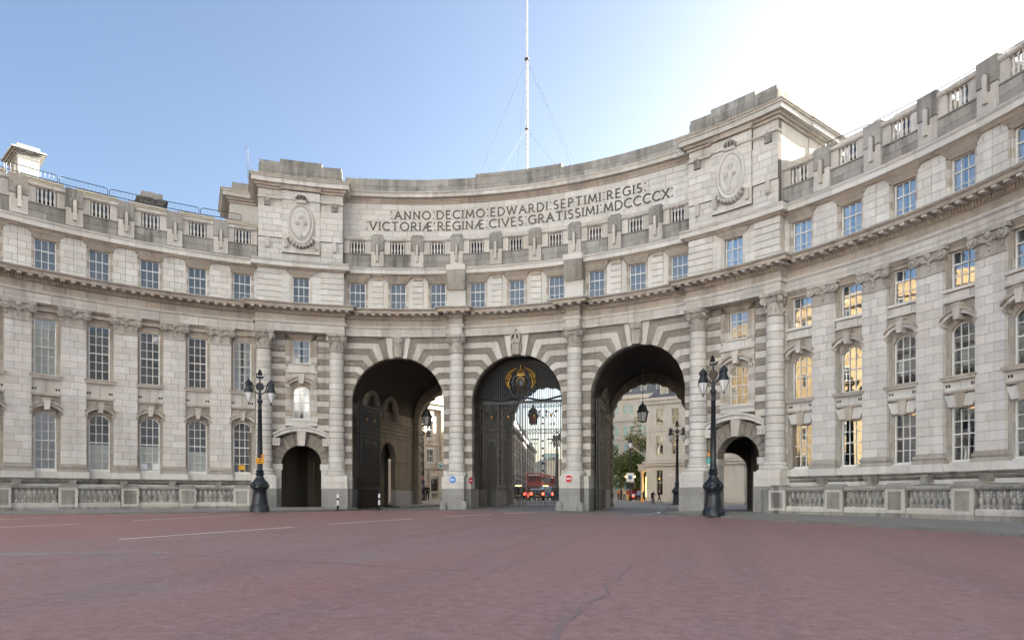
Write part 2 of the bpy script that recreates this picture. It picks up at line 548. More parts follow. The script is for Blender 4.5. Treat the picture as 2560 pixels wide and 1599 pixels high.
# ------------------------------------------------------------------ unseen cloud behind the camera, mirrored in panes, laid out to light the front
def clouds():
    rc = random.Random(21)
    m = MB()
    D = 1500.0
    a0, a1 = 88, 205
    for el, cnt, size in ((3, 26, 60), (8, 26, 62), (28, 20, 95), (29, 18, 100), (38, 15, 105), (48, 11, 105), (57, 8, 100)):
        for i in range(cnt):
            u = (i + rc.uniform(.1, .9)) / cnt
            if u > .62 and rc.random() < (u - .62) * 2.4:
                continue
            az = radians(a0 + (a1 - a0) * u)
            e_ = radians(el + rc.uniform(-3, 3))
            d = D * rc.uniform(.9, 1.15)
            c = Vector((sin(az) * cos(e_), cos(az) * cos(e_), sin(e_))) * d
            tx = Vector((cos(az), -sin(az), 0))
            for k in range(9):
                v = rc.uniform(-1.4, 1.4)
                p = c + tx * (v * size) + Vector((0, 0, rc.uniform(-.3, .4) * size * (1.2 - abs(v) * .5))) + Vector((sin(az), cos(az), 0)) * rc.uniform(-.6, .6) * size
                r = size * rc.uniform(.34, .7) * (1.15 - .4 * abs(v) / 1.5)
                m.ball(tuple(p), r, 10, 7, sz=(1, 1, .75))
    # the nearer, flatter bank, added for more light on the front
    from mathutils import noise as mn
    for lo, hi, NA, NE, thr, a_0, a_1 in ((24, 71, 90, 60, .0, 106, 206), (1.5, 12.5, 120, 24, -.15, 96, 196)):
        def field(i, j):
            u = i / NA
            az = radians(a_0 + (a_1 - a_0) * u); e_ = radians(lo + (hi - lo) * j / NE)
            d = Vector((sin(az) * cos(e_), cos(az) * cos(e_), sin(e_)))
            n = mn.fractal(Vector((d.x * 4, d.y * 4, d.z * 8)) + Vector((3.1, 7.7, 1.3)), .9, 2.1, 5)
            edge = min(1, .3 + u * 5, .1 + (1 - u) * 2.6, (1 - j / NE) * 4.0, .35 + j / NE * 5)
            return d, n, n + .5 * edge
        F = {(i, j): field(i, j) for i in range(NA + 1) for j in range(NE + 1)}
        idx, vs_, fs_ = {}, [], []
        for j in range(NE):
            for i in range(NA):
                q = [(i, j), (i + 1, j), (i + 1, j + 1), (i, j + 1)]
                if sum(F[k][2] for k in q) / 4 < thr:
                    continue
                f = []
                for k in q:
                    if k not in idx:
                        d, n, t = F[k]
                        idx[k] = len(vs_)
                        vs_.append(tuple(d * (1280 - 60 * n - 18 * mn.fractal(d * 22, .8, 2.0, 4))))
                    f.append(idx[k])
                fs_.append(f)
        m.add(vs_, fs_)
    o = build('clouds', m, 'cloud', smooth=180)
    o['kind'] = 'stuff'
    o['label'] = 'heaped sunlit clouds added behind the camera to light the facade'
mat_plain('cloud', (.90, .90, .90), 1.0, spec=0.0)
clouds()
# ================================================================== THE CURVED ARCH BUILDING
ST = .2944                      # bay of the three great arches
PW = .0965                      # wing bay
PILS = [.7049 + PW * k for k in range(6)]
WBAYS = [.6576] + [.7049 + PW * (k + .5) for k in range(5)]
WEND = 1.236
CB = ST / 3                     # attic bay of the middle
PAV = .5246                     # pavilions
COLA = [-.6103, -.4416, -.1472, .1472, .4416, .6103]
B = thing('arch_building', 'concave white stone arch building with three great arches and two curving wings', 'building', (0, 32, 0))

class Budget:
    def __init__(self, n): self.n = n
    def take(self, k):
        if self.n >= k:
            self.n -= k; return True
        return False
PANES = Budget(300)

def bentry(name, mb, mat=None, a=0.0, par=None, smooth=None, kind=None, z=0.0):
    return build(name, mb, mat, par or B, a, (0, 0, z), smooth, kind)

def ashlar(mb, a0, a1, z0, z1, R, ch=.45, bl=1.0, depth=.07, gap=.02, mat='stone', ph=0.0, jit=.008, joint=True, rnd=random):
    nc = max(1, round((z1 - z0) / ch)); h = (z1 - z0) / nc
    L = (a1 - a0) * R0
    if joint:
        mb.sweep([(R + depth + .3, z0), (R + .03, z0), (R + .03, z1), (R + depth + .3, z1)], a0, a1, max(1, int(L / 1.2)), 'joint')
    for i in range(nc):
        za, zb = z0 + h * i + gap / 2, z0 + h * (i + 1) - gap / 2
        s = -((i % 2) * .5 + ph) * bl
        while s < L - .02:
            e = s + bl * rnd.uniform(.85, 1.15)
            if L - e < bl * .3:
                e = L
            p, q = max(s, 0), min(e, L)
            if q - p > .06:
                r = R + rnd.uniform(-jit, jit)
                mb.box(p + gap / 2, q - gap / 2, r, r + depth, za, zb, a0, max(1, int((q - p) / 1.6)), mat, back=False)
            s = e

def blocks(mb, prof, a0, a1, bl, mat, gap=.016, rnd=random):
    """A moulded course laid in blocks with fine joints."""
    L = (a1 - a0) * R0
    n = max(1, round(L / bl))
    for i in range(n):
        p, q = a0 + (a1 - a0) * i / n, a0 + (a1 - a0) * (i + 1) / n
        g = gap / 2 / R0
        mb.sweep(prof, p + g, q - g, max(1, int(bl / 1.1)), mat)

# ---------------------------------------------------------------- entablature
def entablature(a0, a1, d, e0, e1, tagn):
    """d: how far this length breaks forward; e0/e1: its cornice turns the corner at that end."""
    def ext(R):                      # angle by which a course at R overlaps the corner
        x = (R_face - R) / R0
        return a0 - (x if e0 else 0), a1 + (x if e1 else 0)
    R_face = 32.6 - d
    ar = MB()
    blocks(ar, [(33.7, 13.83), (R_face, 13.83), (R_face, 14.12), (R_face - .035, 14.12), (R_face - .035, 14.40), (33.7, 14.40)], a0, a1, 1.35, 'stone')
    p, q = ext(R_face - .12)
    ar.sweep([(33.7, 14.402), (R_face - .06, 14.402), (R_face - .13, 14.5), (R_face - .13, 14.62), (33.7, 14.62)], p, q, max(2, int((q - p) * 20)), 'stone')
    bentry('architrave', ar)
    fr = MB()
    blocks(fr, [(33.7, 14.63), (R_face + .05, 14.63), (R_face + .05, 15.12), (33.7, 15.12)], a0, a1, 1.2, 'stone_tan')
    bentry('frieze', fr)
    dn = MB()
    p, q = ext(R_face - .06)
    n = max(2, int((q - p) * 20))
    dn.sweep([(33.7, 15.125), (R_face - .02, 15.125), (R_face - .07, 15.16), (R_face - .07, 15.40), (R_face - .16, 15.40), (R_face - .28, 15.5), (33.7, 15.5)], p, q, n, 'stone_tan')
    L = (q - p) * R0
    k = max(2, int(L / .17))
    for i in range(k):
        s = L * (i + .5) / k
        dn.box(s - .05, s + .05, R_face - .17, R_face - .05, 15.175, 15.395, p, 1, 'stone_tan', back=False)
    bentry('dentil_band', dn, kind='stuff')
    co = MB()
    p, q = ext(R_face - .85)
    n = max(2, int((q - p) * 20))
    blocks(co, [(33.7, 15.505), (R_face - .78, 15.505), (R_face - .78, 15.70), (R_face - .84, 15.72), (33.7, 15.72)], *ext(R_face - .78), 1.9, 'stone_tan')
    blocks(co, [(33.7, 15.722), (R_face - .86, 15.722), (R_face - .98, 15.81), (R_face - .98, 15.85), (33.7, 16.02)], *ext(R_face - .98), 1.9, 'stone')
    bentry('cornice', co)
    # modillions under the corona
    mo = MB()
    p, q = ext(R_face - .5)
    L = (q - p) * R0
    k = max(1, round(L / .62))
    for i in range(k):
        s = L * (i + .5) / k
        mo.box(s - .13, s + .13, R_face - .74, R_face - .14, 15.385, 15.5, p, 1, 'stone')
    bentry('modillion_row', mo, kind='stuff')

e = .0205
segs = []
for sg in (-1, 1):
    segs.append((sg * WEND, sg * (.6103 + e), 0, False, False))
    segs.append((sg * (.6103 + e), sg * (.4416 - e), .65, True, True))
    segs.append((sg * (.4416 - e), sg * (.1472 + .0175), 0, False, False))
    segs.append((sg * (.1472 + .0175), sg * (.1472 - .0175), .62, True, True))
segs.append((-(.1472 - .0175), .1472 - .0175, 0, False, False))
for a0, a1, d, e0, e1 in segs:
    entablature(min(a0, a1), max(a0, a1), d, e0, e1, '')

# ---------------------------------------------------------------- columns
def column_meshes():
    base = MB()
    base.box(-.84, .84, -.84 + 32.48, .84 + 32.48, 2.57, 2.67, 0, 2)
    base.lathe([(.80, 2.67), (.85, 2.72), (.86, 2.79), (.83, 2.87), (.76, 2.89), (.70, 2.95), (.70, 2.99), (.74, 3.01), (.76, 3.06), (.74, 3.11), (.66, 3.13), (.645, 3.2)], (0, 32.48), 28)
    cap = MB()
    cap.lathe([(.52, 12.34), (.565, 12.36), (.59, 12.41), (.565, 12.46), (.525, 12.48), (.53, 12.9), (.56, 13.18), (.62, 13.22), (.70, 13.32), (.72, 13.42), (.60, 13.5), (.6, 13.6)], (0, 32.48), 24)
    poly = []
    for c4 in range(4):
        t = c4 * pi / 2 + pi / 4
        t2 = t + pi / 2
        for u in (-.06, .06):
            poly.append((.99 * cos(t + u), .99 * sin(t + u)))
        poly.append((.66 * cos((t + t2) / 2), .66 * sin((t + t2) / 2)))
    k = len(poly)
    vs_ = [(x, 32.48 + y, 13.6) for x, y in poly] + [(x * 1.03, 32.48 + y * 1.03, 13.825) for x, y in poly]
    fs_ = [list(range(k))[::-1], list(range(k, 2 * k))] + [[i, (i + 1) % k, (i + 1) % k + k, i + k] for i in range(k)]
    cap.add(vs_, fs_)
    for c4 in range(4):                                   # corner scrolls
        t = c4 * pi / 2 + pi / 4
        cx, cy = .74 * cos(t), 32.48 + .74 * sin(t)
        u = Vector((-sin(t), cos(t), 0))
        c = Vector((cx, cy, 13.36))
        for w_, r in ((.13, .26), (.155, .17), (.18, .09)):
            cap.tube([c - u * w_, c + u * w_], r, 14)
    for i in range(4):                                    # rosettes on the faces
        t = i * pi / 2
        cap.ball((.68 * cos(t), 32.48 + .68 * sin(t), 13.62), .13, 8, 5)
    for i in range(12):                                   # leaves round the necking
        t = i * pi / 6
        cap.ball((.55 * cos(t), 32.48 + .55 * sin(t), 12.72 + .1 * (i % 2)), .07, 6, 4, sz=(1, 1, 2.2))
    for i in range(4):
        t = i * pi / 2 + pi / 4
        cap.ball((.66 * cos(t), 32.48 + .66 * sin(t), 13.02), .07, 6, 4, sz=(1, 1, 1.8))
    core = MB()
    core.lathe([(.60, 3.15), (.59, 6.0), (.51, 12.4)], (0, 32.48), 20)
    return base.mesh('base', 'stone_white', 40), cap.mesh('capital', 'stone_cap', 40), core.mesh('column', 'joint', 40)
c_base, c_cap, c_core = column_meshes()
ND = 19
dh = (12.345 - 3.2) / ND
def col_r(z):
    t = (z - 3.2) / 9.15
    return .628 - .085 * t - .02 * t * (t - 1) * -2
dm = MB(); dm.lathe([(.972, .012), (1.0, .03), (1.0, dh - .03), (.972, dh - .012)], (0, 0), 28)
drum_me = dm.mesh('drum', 'stone_white', 40)
for ci, a in enumerate(COLA):
    dR = 0.0 if abs(a) < .2 else 0.06
    c = link('column', c_core, B, -a)
    for nm, me in (('base', c_base), ('capital', c_cap)):
        link(nm, me, c, -a)
    for i in range(ND):
        z = 3.2 + dh * i
        o = link('drum', drum_me, None, -a, PT(a, 32.48, z))
        r = col_r(z + dh / 2)
        o.scale = (r, r, 1)
        setpar(o, c)

# pedestals: granite below, white stone above
def pedestal(a, half, rf, wide, label=None):
    p = MB()
    for z0, z1, m in ((0.0 - .35, 1.08, 'granite'), (1.09, 1.62, 'granite'), (1.63, 2.10, 'stone_white'), (2.11, 2.565, 'stone_white')):
        j = .02 if m == 'granite' else 0
        p.box(-half - j, half + j, rf - j, 33.4, z0, z1, 0, 2, m)
        if wide:
            p.box(wide[0], wide[1], 32.32, 33.9, z0, z1 - .004, 0, 2, m)
    return bentry('pedestal', p, a=a)
for a in (-.1472, .1472):
    pedestal(a, .80, 31.42, (-1.20, 1.20))
for sg in (-1, 1):
    pedestal(sg * .4416, .92, 31.42, (-1.20, .62) if sg > 0 else (-.62, 1.20))
    pedestal(sg * .6103, .92, 31.42, (-.95, 1.0))

# ---------------------------------------------------------------- wing pilasters
NC = 20
ch = (12.55 - 3.2) / NC
def pil_block(x0, x1):
    m = MB(); m.box(x0, x1, 32.62, 33.0, .009, ch - .009, 0, 1)
    return m.mesh('stone', 'stone_white')
pil_stones = {0: [pil_block(-.735, .21), pil_block(.23, .735)], 1: [pil_block(-.735, -.23), pil_block(-.21, .735)],
              2: [pil_block(-.735, -.01), pil_block(.01, .735)]}
def pil_meshes():
    core = MB(); core.box(-.71, .71, 32.66, 33.2, 2.3, 13.82)
    base = MB()
    base.box(-.88, .88, 32.40, 33.0, 2.25, 2.66, 0, 1, 'stone_white')
    for z0, z1, h, r in ((2.665, 2.86, .85, 32.44), (2.86, 2.94, .78, 32.53), (2.94, 3.1, .82, 32.47), (3.1, 3.195, .76, 32.57)):
        base.box(-h, h, r, 33.0, z0, z1, 0, 1, 'stone_jamb')
    cap = MB()
    cap.box(-.735, .735, 32.63, 33.0, 12.56, 13.3)
    cap.box(-.77, .77, 32.56, 33.0, 12.50, 12.57)
    cap.box(-.74, .74, 32.53, 33.0, 13.22, 13.62)
    cap.prism([(-.98, 13.62), (.98, 13.62), (1.0, 13.825), (-1.0, 13.825)], 32.42, 33.0)
    for s in (-.76, .76):
        cap.disc_s(s, 13.36, 0, [(.25, 32.62), (.27, 32.40), (.21, 32.37), (.19, 32.42), (.13, 32.42), (.12, 32.36), (.05, 32.33), (.01, 32.33)], 16)
        cap.disc_s(s * .86, 12.95, 0, [(.10, 32.66), (.07, 32.55), (.01, 32.52)], 8, ez=2.0)
    cap.disc_s(0, 13.52, 0, [(.2, 32.6), (.19, 32.44), (.1, 32.36), (.01, 32.33)], 12)
    cap.disc_s(0, 13.1, 0, [(.10, 32.66), (.07, 32.52), (.01, 32.5)], 8, ez=1.5)
    cap.disc_s(0, 12.85, 0, [(.12, 32.66), (.08, 32.54), (.01, 32.52)], 8, ez=1.3)
    for i in range(6):                                   # drooping festoon between the scrolls
        s = -.5 + i * .2
        cap.disc_s(s, 13.36 - .16 * (1 - (s / .5) ** 2), 0, [(.09, 32.62), (.06, 32.47), (.01, 32.45)], 8)
    return core.mesh('pilaster', 'joint'), base.mesh('base'), cap.mesh('capital', 'stone_cap', 40)
pl_core, pl_base, pl_cap = pil_meshes()
pil_rest = MB()
for sg in (-1, 1):
    for k, a in enumerate(PILS):
        a *= sg
        p = link('pilaster', pl_core, B, -a)
        link('base', pl_base, p, -a); link('capital', pl_cap, p, -a)
        single = k < 4 and not (sg < 0 and k == 3)
        for i in range(NC):
            for me in pil_stones[i % 2 if (i + k) % 5 else 2]:
                if single:
                    link('stone', me, p, -a, (0, 0, 3.2 + ch * i))
                else:
                    off = len(pil_rest.v)
                    ca, sa = cos(-a), sin(-a)
                    pil_rest.add([(x * ca - y * sa, x * sa + y * ca, z + 3.2 + ch * i) for x, y, z in (v.co for v in me.vertices)],
                                 [list(q.vertices) for q in me.polygons])
bentry('stone_courses', pil_rest, 'stone_white', kind='stuff')

# ---------------------------------------------------------------- windows
GL = 33.12
def arch_top(s, hw, zs, rise):
    if rise <= 0:
        return zs
    r = (hw * hw + rise * rise) / (2 * rise)
    return zs + rise - r + sqrt(max(0, r * r - s * s))

PANE_CACHE = {}
def window(a, z0, z1, hw, cols, rows, rise=0.0, meet=None, par=None, R=GL, glassm='glass', name='window', blind=None, curtain=False, sing=True):
    """Sash window: painted frame with glazing bars, one thin sheet of glass per pane."""
    fr = MB()
    zs = z1 - rise
    n = 8 if rise else 1
    for s0, s1 in ((-hw, -hw + .075), (hw - .075, hw)):
        fr.box(s0, s1, R - .06, R + .06, z0, zs + .01)
    fr.box(-hw, hw, R - .09, R + .06, z0, z0 + .10)
    for i in range(n):
        sa, sb = -hw + 2 * hw * i / n, -hw + 2 * hw * (i + 1) / n
        ta, tb = arch_top(sa, hw, zs, rise), arch_top(sb, hw, zs, rise)
        fr.prism([(sa, ta - .07), (sb, tb - .07), (sb, tb), (sa, ta)], R - .055, R + .06)
    iw = hw - .075
    top = lambda s: arch_top(s, hw, zs, rise) - .07
    zb = z0 + .10
    h = (z1 - .07 - zb) / rows
    mr = rows // 2 if meet is None else meet
    for i in range(1, cols):
        s = -iw + 2 * iw * i / cols
        fr.box(s - .021, s + .021, R - .035, R + .03, zb, top(s) + .01)
    for j in range(1, rows):
        z = zb + h * j
        t = .035 if j == mr else .019
        hw2 = iw
        if rise and z > zs - .07:
            continue
        fr.box(-hw2, hw2, R - (.055 if j == mr else .034), R + .03, z - t, z + t)
    o = build(name, fr, 'white_paint', par or B, a)
    single = sing and PANES.take(cols * rows)
    rest = MB()
    pw = 2 * iw / cols
    for i in range(cols):
        s0, s1 = -iw + pw * i, -iw + pw * (i + 1)
        for j in range(rows):
            za, zc = zb + h * j, zb + h * (j + 1)
            lastrow = rise and zc > zs - .07
            if lastrow:
                if za > zs - .07 and j < rows - 1:
                    continue
                pts = [(s0, min(za, zs - .08)), (s1, min(za, zs - .08))] + [(s1 + (s0 - s1) * q / 3, top(s1 + (s0 - s1) * q / 3)) for q in range(4)]
                if not single:
                    rest.prism(pts, R, R + .006)
                else:
                    m = MB(); m.prism(pts, R, R + .006)
                    build('pane', m, glassm, o, a)
            elif single:
                key = (round(pw, 3), round(h, 3), R, glassm)
                if key not in PANE_CACHE:
                    m = MB(); m.box(-pw / 2, pw / 2, R, R + .006, 0, h)
                    PANE_CACHE[key] = m.mesh('pane', glassm)
                link('pane', PANE_CACHE[key], o, -(a + (s0 + s1) / 2 / R0), (0, 0, za))
            else:
                rest.box(s0, s1, R, R + .006, za, zc)
    if not single:
        g = build('pane_set', rest, glassm, o, a)
        g['kind'] = 'stuff'
    if blind:
        b0, b1, bm_ = blind
        m = MB(); m.box(-iw, iw, R + .035, R + .05, z0 + (z1 - z0) * b0, z0 + (z1 - z0) * b1)
        build('blind', m, bm_, o, a)
    if curtain:
        m = MB()
        for sgn in (-1, 1):
            pts = []
            for q in range(13):
                s = sgn * (iw - (iw * .82) * q / 12)
                pts.append((s, R + .05 + .05 * (q % 2)))
            vs_ = []
            for s, r in pts:
                vs_ += [PT(s / R0, r, z0 + .05), PT(s / R0 * .96, r, z1 - .05)]
            m.add(vs_, [[2 * q, 2 * q + 2, 2 * q + 3, 2 * q + 1] for q in range(12)])
        build('curtain', m, 'curtain', o, a)
    return o

def hood_ring(mb, hw_in, z_end, rise, th, r0, r1, mat, n=12):
    """Segmental hood: arched band of thickness th with its feet at z_end."""
    for i in range(n):
        sa, sb = -hw_in + 2 * hw_in * i / n, -hw_in + 2 * hw_in * (i + 1) / n
        ta, tb = arch_top(sa, hw_in, z_end, rise), arch_top(sb, hw_in, z_end, rise)
        mb.prism([(sa, ta), (sb, tb), (sb, tb + th), (sa, ta + th)], r0, r1, 0, mat)

def spandrel(mb, hw, zs, rise, ztop, r0, r1, mat, n=8):
    for i in range(n):
        sa, sb = -hw + 2 * hw * i / n, -hw + 2 * hw * (i + 1) / n
        mb.prism([(sa, arch_top(sa, hw, zs, rise)), (sb, arch_top(sb, hw, zs, rise)), (sb, ztop), (sa, ztop)], r0, r1, 0, mat)

def jambs(mb, wo, hb, z0, z1, c=.455, tan_above=99):
    n = round((z1 - z0) / c)
    h = (z1 - z0) / n
    for i in range(n):
        za, zb = z0 + h * i + .006, z0 + h * (i + 1) - .006
        m = 'stone_tan' if za > tan_above else 'stone_jamb'
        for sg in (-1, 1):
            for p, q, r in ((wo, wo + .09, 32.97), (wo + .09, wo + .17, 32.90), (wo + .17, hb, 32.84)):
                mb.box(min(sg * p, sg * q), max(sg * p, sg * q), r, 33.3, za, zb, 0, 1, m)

HB = .90
def wing_bay_left():
    m = MB()
    wo = .645
    jambs(m, wo, HB, 2.66, 13.4, tan_above=11.6)
    m.box(-HB, HB, 32.62, 33.3, 2.25, 2.66, 0, 1, 'stone_white')
    m.box(-wo, wo, 32.84, 33.3, 2.66, 2.78, 0, 1, 'stone_white')
    spandrel(m, wo, 6.28, .44, 7.12, 32.93, 33.3, 'stone_tan')
    m.box(-HB, HB, 32.80, 33.0, 7.13, 7.70, 0, 1, 'stone_jamb')
    m.box(-HB, HB, 32.62, 33.2, 7.72, 7.86, 0, 1, 'stone_tan')
    for s0, s1 in ((-HB, -.02), (0, HB)):
        m.box(s0, s1, 32.78, 33.3, 7.88, 8.86, 0, 1, 'stone')
    m.box(-HB - .02, HB + .02, 32.55, 33.3, 8.87, 8.97, 0, 1, 'stone')
    m.box(-HB - .06, HB + .06, 32.50, 33.3, 8.975, 9.10, 0, 1, 'stone_tan')
    m.box(-wo, wo, 32.93, 33.3, 12.9, 13.34, 0, 1, 'stone_tan')
    m.box(-HB, HB, 32.72, 33.3, 13.35, 13.44, 0, 1, 'stone_tan')
    for z0, z1 in ((13.45, 13.53), (13.74, 13.825)):
        m.box(-HB, HB, 32.78, 33.3, z0, z1, 0, 1, 'stone_tan')
    for s0, s1 in ((-HB, -.5), (.5, HB)):
        m.box(s0, s1, 32.79, 33.3, 13.53, 13.74, 0, 1, 'stone_tan')
    m.box(-.5, .5, 32.92, 33.3, 13.53, 13.74, 0, 1, 'stone_tan')
    return m.mesh('window_bay')
def wing_hood(zb):
    h = MB()
    hood_ring(h, .86, zb, .40, .20, 32.55, 32.95, 'stone')
    hood_ring(h, .93, zb + .18, .42, .13, 32.45, 32.95, 'stone_tan')
    for s in (-.84, .84):
        h.box(s - .12, s + .12, 32.60, 32.95, zb - .16, zb + .02, 0, 1, 'stone_tan')
    h.prism([(-.13, zb + .12), (.13, zb + .12), (.21, zb + .90), (-.21, zb + .90)], 32.38, 32.95, 0, 'stone')
    h.box(-.24, .24, 32.34, 32.95, zb + .80, zb + .92, 0, 1, 'stone_tan')
    return h.mesh('hood')
def vents(z):
    v = MB()
    v.box(-.12, .12, 32.765, 32.8, z - .07, z + .07, 0, 1, 'black')
    v.box(-.02, .02, 32.75, 32.8, z - .07, z + .07, 0, 1, 'stone')
    return v.mesh('air_vent')
def wing_bay_right():
    m = MB()
    wo = .645
    jambs(m, wo, HB, 2.66, 13.46, tan_above=12.2)
    m.box(-HB, HB, 32.62, 33.3, 2.25, 2.66, 0, 1, 'stone_white')
    m.box(-wo, wo, 32.84, 33.3, 2.66, 2.74, 0, 1, 'stone_white')
    # flat arch with dropped keystone
    m.prism([(-.62, 5.52), (-.17, 5.52), (-.22, 6.12), (-.86, 6.12)], 32.76, 33.3, 0, 'stone_white')
    m.prism([(.17, 5.52), (.62, 5.52), (.86, 6.12), (.22, 6.12)], 32.76, 33.3, 0, 'stone_white')
    m.prism([(-.16, 5.44), (.16, 5.44), (.25, 6.2), (-.25, 6.2)], 32.66, 33.3, 0, 'stone_tan')
    m.box(-wo, wo, 32.9, 33.3, 5.5, 6.3, 0, 1, 'stone')
    m.box(-HB, HB, 32.70, 33.3, 6.22, 6.34, 0, 1, 'stone_tan')
    for s0, s1 in ((-HB, -.02), (0, HB)):
        m.box(s0, s1, 32.78, 33.3, 6.35, 6.84, 0, 1, 'stone_white')
    m.box(-HB - .02, HB + .02, 32.55, 33.3, 6.85, 6.94, 0, 1, 'stone')
    m.box(-HB - .06, HB + .06, 32.50, 33.3, 6.945, 7.06, 0, 1, 'stone_tan')
    spandrel(m, wo, 9.36, .44, 10.2, 32.93, 33.3, 'stone_tan')
    m.box(-HB, HB, 32.80, 33.2, 10.2, 10.78, 0, 1, 'stone_jamb')
    m.box(-HB, HB, 32.62, 33.2, 10.8, 10.92, 0, 1, 'stone')
    m.box(-.5, .5, 32.70, 33.3, 10.93, 11.3, 0, 1, 'stone_white')
    m.box(-HB, HB, 32.80, 33.3, 10.925, 11.34, 0, 1, 'stone_white')
    m.box(-HB, HB, 32.60, 33.3, 11.35, 11.5, 0, 1, 'stone_white')
    for i, (z0, z1) in enumerate(((13.43, 13.53), (13.535, 13.63), (13.635, 13.73), (13.735, 13.825))):
        m.box(-wo - .05 - .06 * i, wo + .05 + .06 * i, 32.92 - .07 * i, 33.3, z0, z1, 0, 1, 'stone_tan')
    m.box(-HB, HB, 32.86, 33.3, 13.44, 13.825, 0, 1, 'stone_tan')
    return m.mesh('window_bay')
me_bl, me_br = wing_bay_left(), wing_bay_right()
me_hl, me_hr = wing_hood(6.66), wing_hood(9.74)
me_vl, me_vr = vents(8.18), vents(6.60)
HW = .64
for k, ab in enumerate(WBAYS):
    for sg in (-1, 1):
        a = ab * sg
        bay = link('window_bay', me_bl if sg < 0 else me_br, B, -a)
        link('hood', me_hl if sg < 0 else me_hr, bay, -a)
        for sv in (-.66, .66):
            link('air_vent', me_vl if sg < 0 else me_vr, bay, -(a + sv / R0))
        if sg > 0:
            w1 = window(a, 2.75, 5.52, HW, 3, 4)
            if k in (2, 3, 4):
                m = MB(); m.box(-.5, .5, 33.75, 34.1, 5.52, 5.6)
                build('ceiling_lamp', m, 'room_lamp', w1, a)
            window(a, 7.07, 9.79, HW, 3, 4, .43)
            window(a, 11.5, 13.43, HW, 3, 3, curtain=True, meet=2)
        else:
            bl = {5: (0, 1, 'blind'), 4: (0, 1, 'curtain'), 3: (0, .47, 'blind'), 2: (0, .47, 'blind'), 1: (0, .40, 'blind'), 0: None}[k]
            w1 = window(a, 2.79, 6.72, HW, 3, 6, .43, meet=3, blind=bl, sing=k < 3)
            window(a, 9.1, 12.91, HW, 3, 6, meet=3, sing=k < 3, curtain=(k == 0), blind=(0, 1, 'blind') if k in (4, 5) else None)
            if k == 0:
                s = MB(); s.box(-.26, .18, GL - .09, GL - .07, 3.06, 3.42, 0, 1, 'yellow')
                build('notice', s, None, w1, a)
            if k == 2:
                for q0, q1 in ((-.56, -.2), (.2, .56)):
                    s = MB(); s.box(q0, q1, GL - .05, GL - .04, 2.95, 3.4, 0, 1, 'paper')
                    build('notice', s, None, w1, a)

# base course of the wings: moulded ledge on small corbels, basement wall behind the area railings
for sg in (-1, 1):
    lo, hi = sorted((sg * WEND, sg * (.6103 + .028)))
    m = MB()
    blocks(m, [(33.3, 2.12), (32.30, 2.12), (32.22, 2.2), (32.22, 2.245), (33.3, 2.245)], lo, hi, 1.6, 'stone_soot')
    blocks(m, [(33.3, 1.86), (32.52, 1.86), (32.36, 2.0), (32.34, 2.115), (33.3, 2.115)], lo, hi, 1.6, 'stone_soot')
    blocks(m, [(33.3, 1.62), (32.46, 1.62), (32.46, 1.855), (33.3, 1.855)], lo, hi, 1.6, 'stone_white')
    bentry('base_course', m)
    w_ = MB(); ashlar(w_, lo, hi, -.9, 1.615, 32.6, .5, 1.3, mat='stone_white')
    bentry('basement_wall', w_, kind='stuff')
    for k in range(5):
        m = MB(); m.box(-.2, .2, 31.95, 32.5, 1.75, 2.02, 0, 1); m.box(-.24, .24, 31.9, 32.5, 2.02, 2.11, 0, 1)
        bentry('corbel', m, 'stone_soot', a=sg * (.6576 + .5 * PW + PW * k + .005))

# ---------------------------------------------------------------- the three great arches
RA, ZS, ZT = 3.64, 8.61, 13.825
HBAY = 4.72                      # half bay, column axis to arch axis
NV = 11
band = (ZT - ZS) / NV
def vous_edge(i):
    """boundary i of the voussoirs: intrados point, bend point, z of the course line."""
    th = radians(79) * (1 - i / NV)
    z = ZT - band * i
    rin = RA
    pin = (rin * cos(th), ZS + rin * sin(th))
    if i == NV:
        return pin, (RA + .02, z), z
    rho = (z - ZS) / sin(th)
    return pin, (rho * cos(th), z), z
vous_me = {}
g = .017
for i in range(NV):
    (a1, b1, z1), (a2, b2, z2) = vous_edge(i), vous_edge(i + 1)
    xe = 4.72
    for sg in (-1, 1):
        poly = [(a1[0] + .008, a1[1] - g * .6), (b1[0], b1[1] - g), (xe, z1 - g), (xe, z2 + g), (b2[0] + .01, b2[1] + g), (a2[0] + .0, a2[1] + g * .6)]
        poly = [(sg * s, z) for s, z in poly]
        if sg < 0:
            poly = poly[::-1]
        m = MB(); vm = (i % 2 == 0)
        m.prism(poly, 32.90 if vm else 32.86, 33.35)
        vous_me[(i, sg)] = m.mesh('voussoir', 'stone_verm' if vm else 'stone')
jamb_me = {}
NJ = 12
jh = (ZS - 2.575) / NJ
for vm in (0, 1):
    for sg in (-1, 1):
        m = MB(); s0, s1 = sorted((sg * RA, sg * HBAY))
        m.box(s0, s1, 32.90 if vm else 32.86, 33.9, g, jh - g)
        jamb_me[(vm, sg)] = m.mesh('rusticated_block', 'stone_verm' if vm else 'stone')
def arch_backing():
    m = MB()
    n = 24
    for i in range(n):
        t0, t1 = pi * i / n, pi * (i + 1) / n
        p0, p1 = ((RA + .03) * cos(t0), ZS + (RA + .03) * sin(t0)), ((RA + .03) * cos(t1), ZS + (RA + .03) * sin(t1))
        m.prism([p0, p1, (p1[0], ZT), (p0[0], ZT)], 33.02, 33.9, 0, 'joint')
    for sg in (-1, 1):
        s0, s1 = sorted((sg * (RA + .03), sg * HBAY))
        m.box(s0, s1, 33.02, 33.9, -.4, ZT, 0, 1, 'joint')
        for zz, z2 in ((-.35, 1.08), (1.09, 1.62), (1.63, 2.10), (2.11, 2.57)):
            m.box(min(sg * RA, sg * HBAY), max(sg * RA, sg * HBAY), 32.9, 33.9, zz, z2, 0, 1, 'granite' if z2 < 1.7 else 'stone_white')
    return m.mesh('arch_wall')
me_ab = arch_backing()
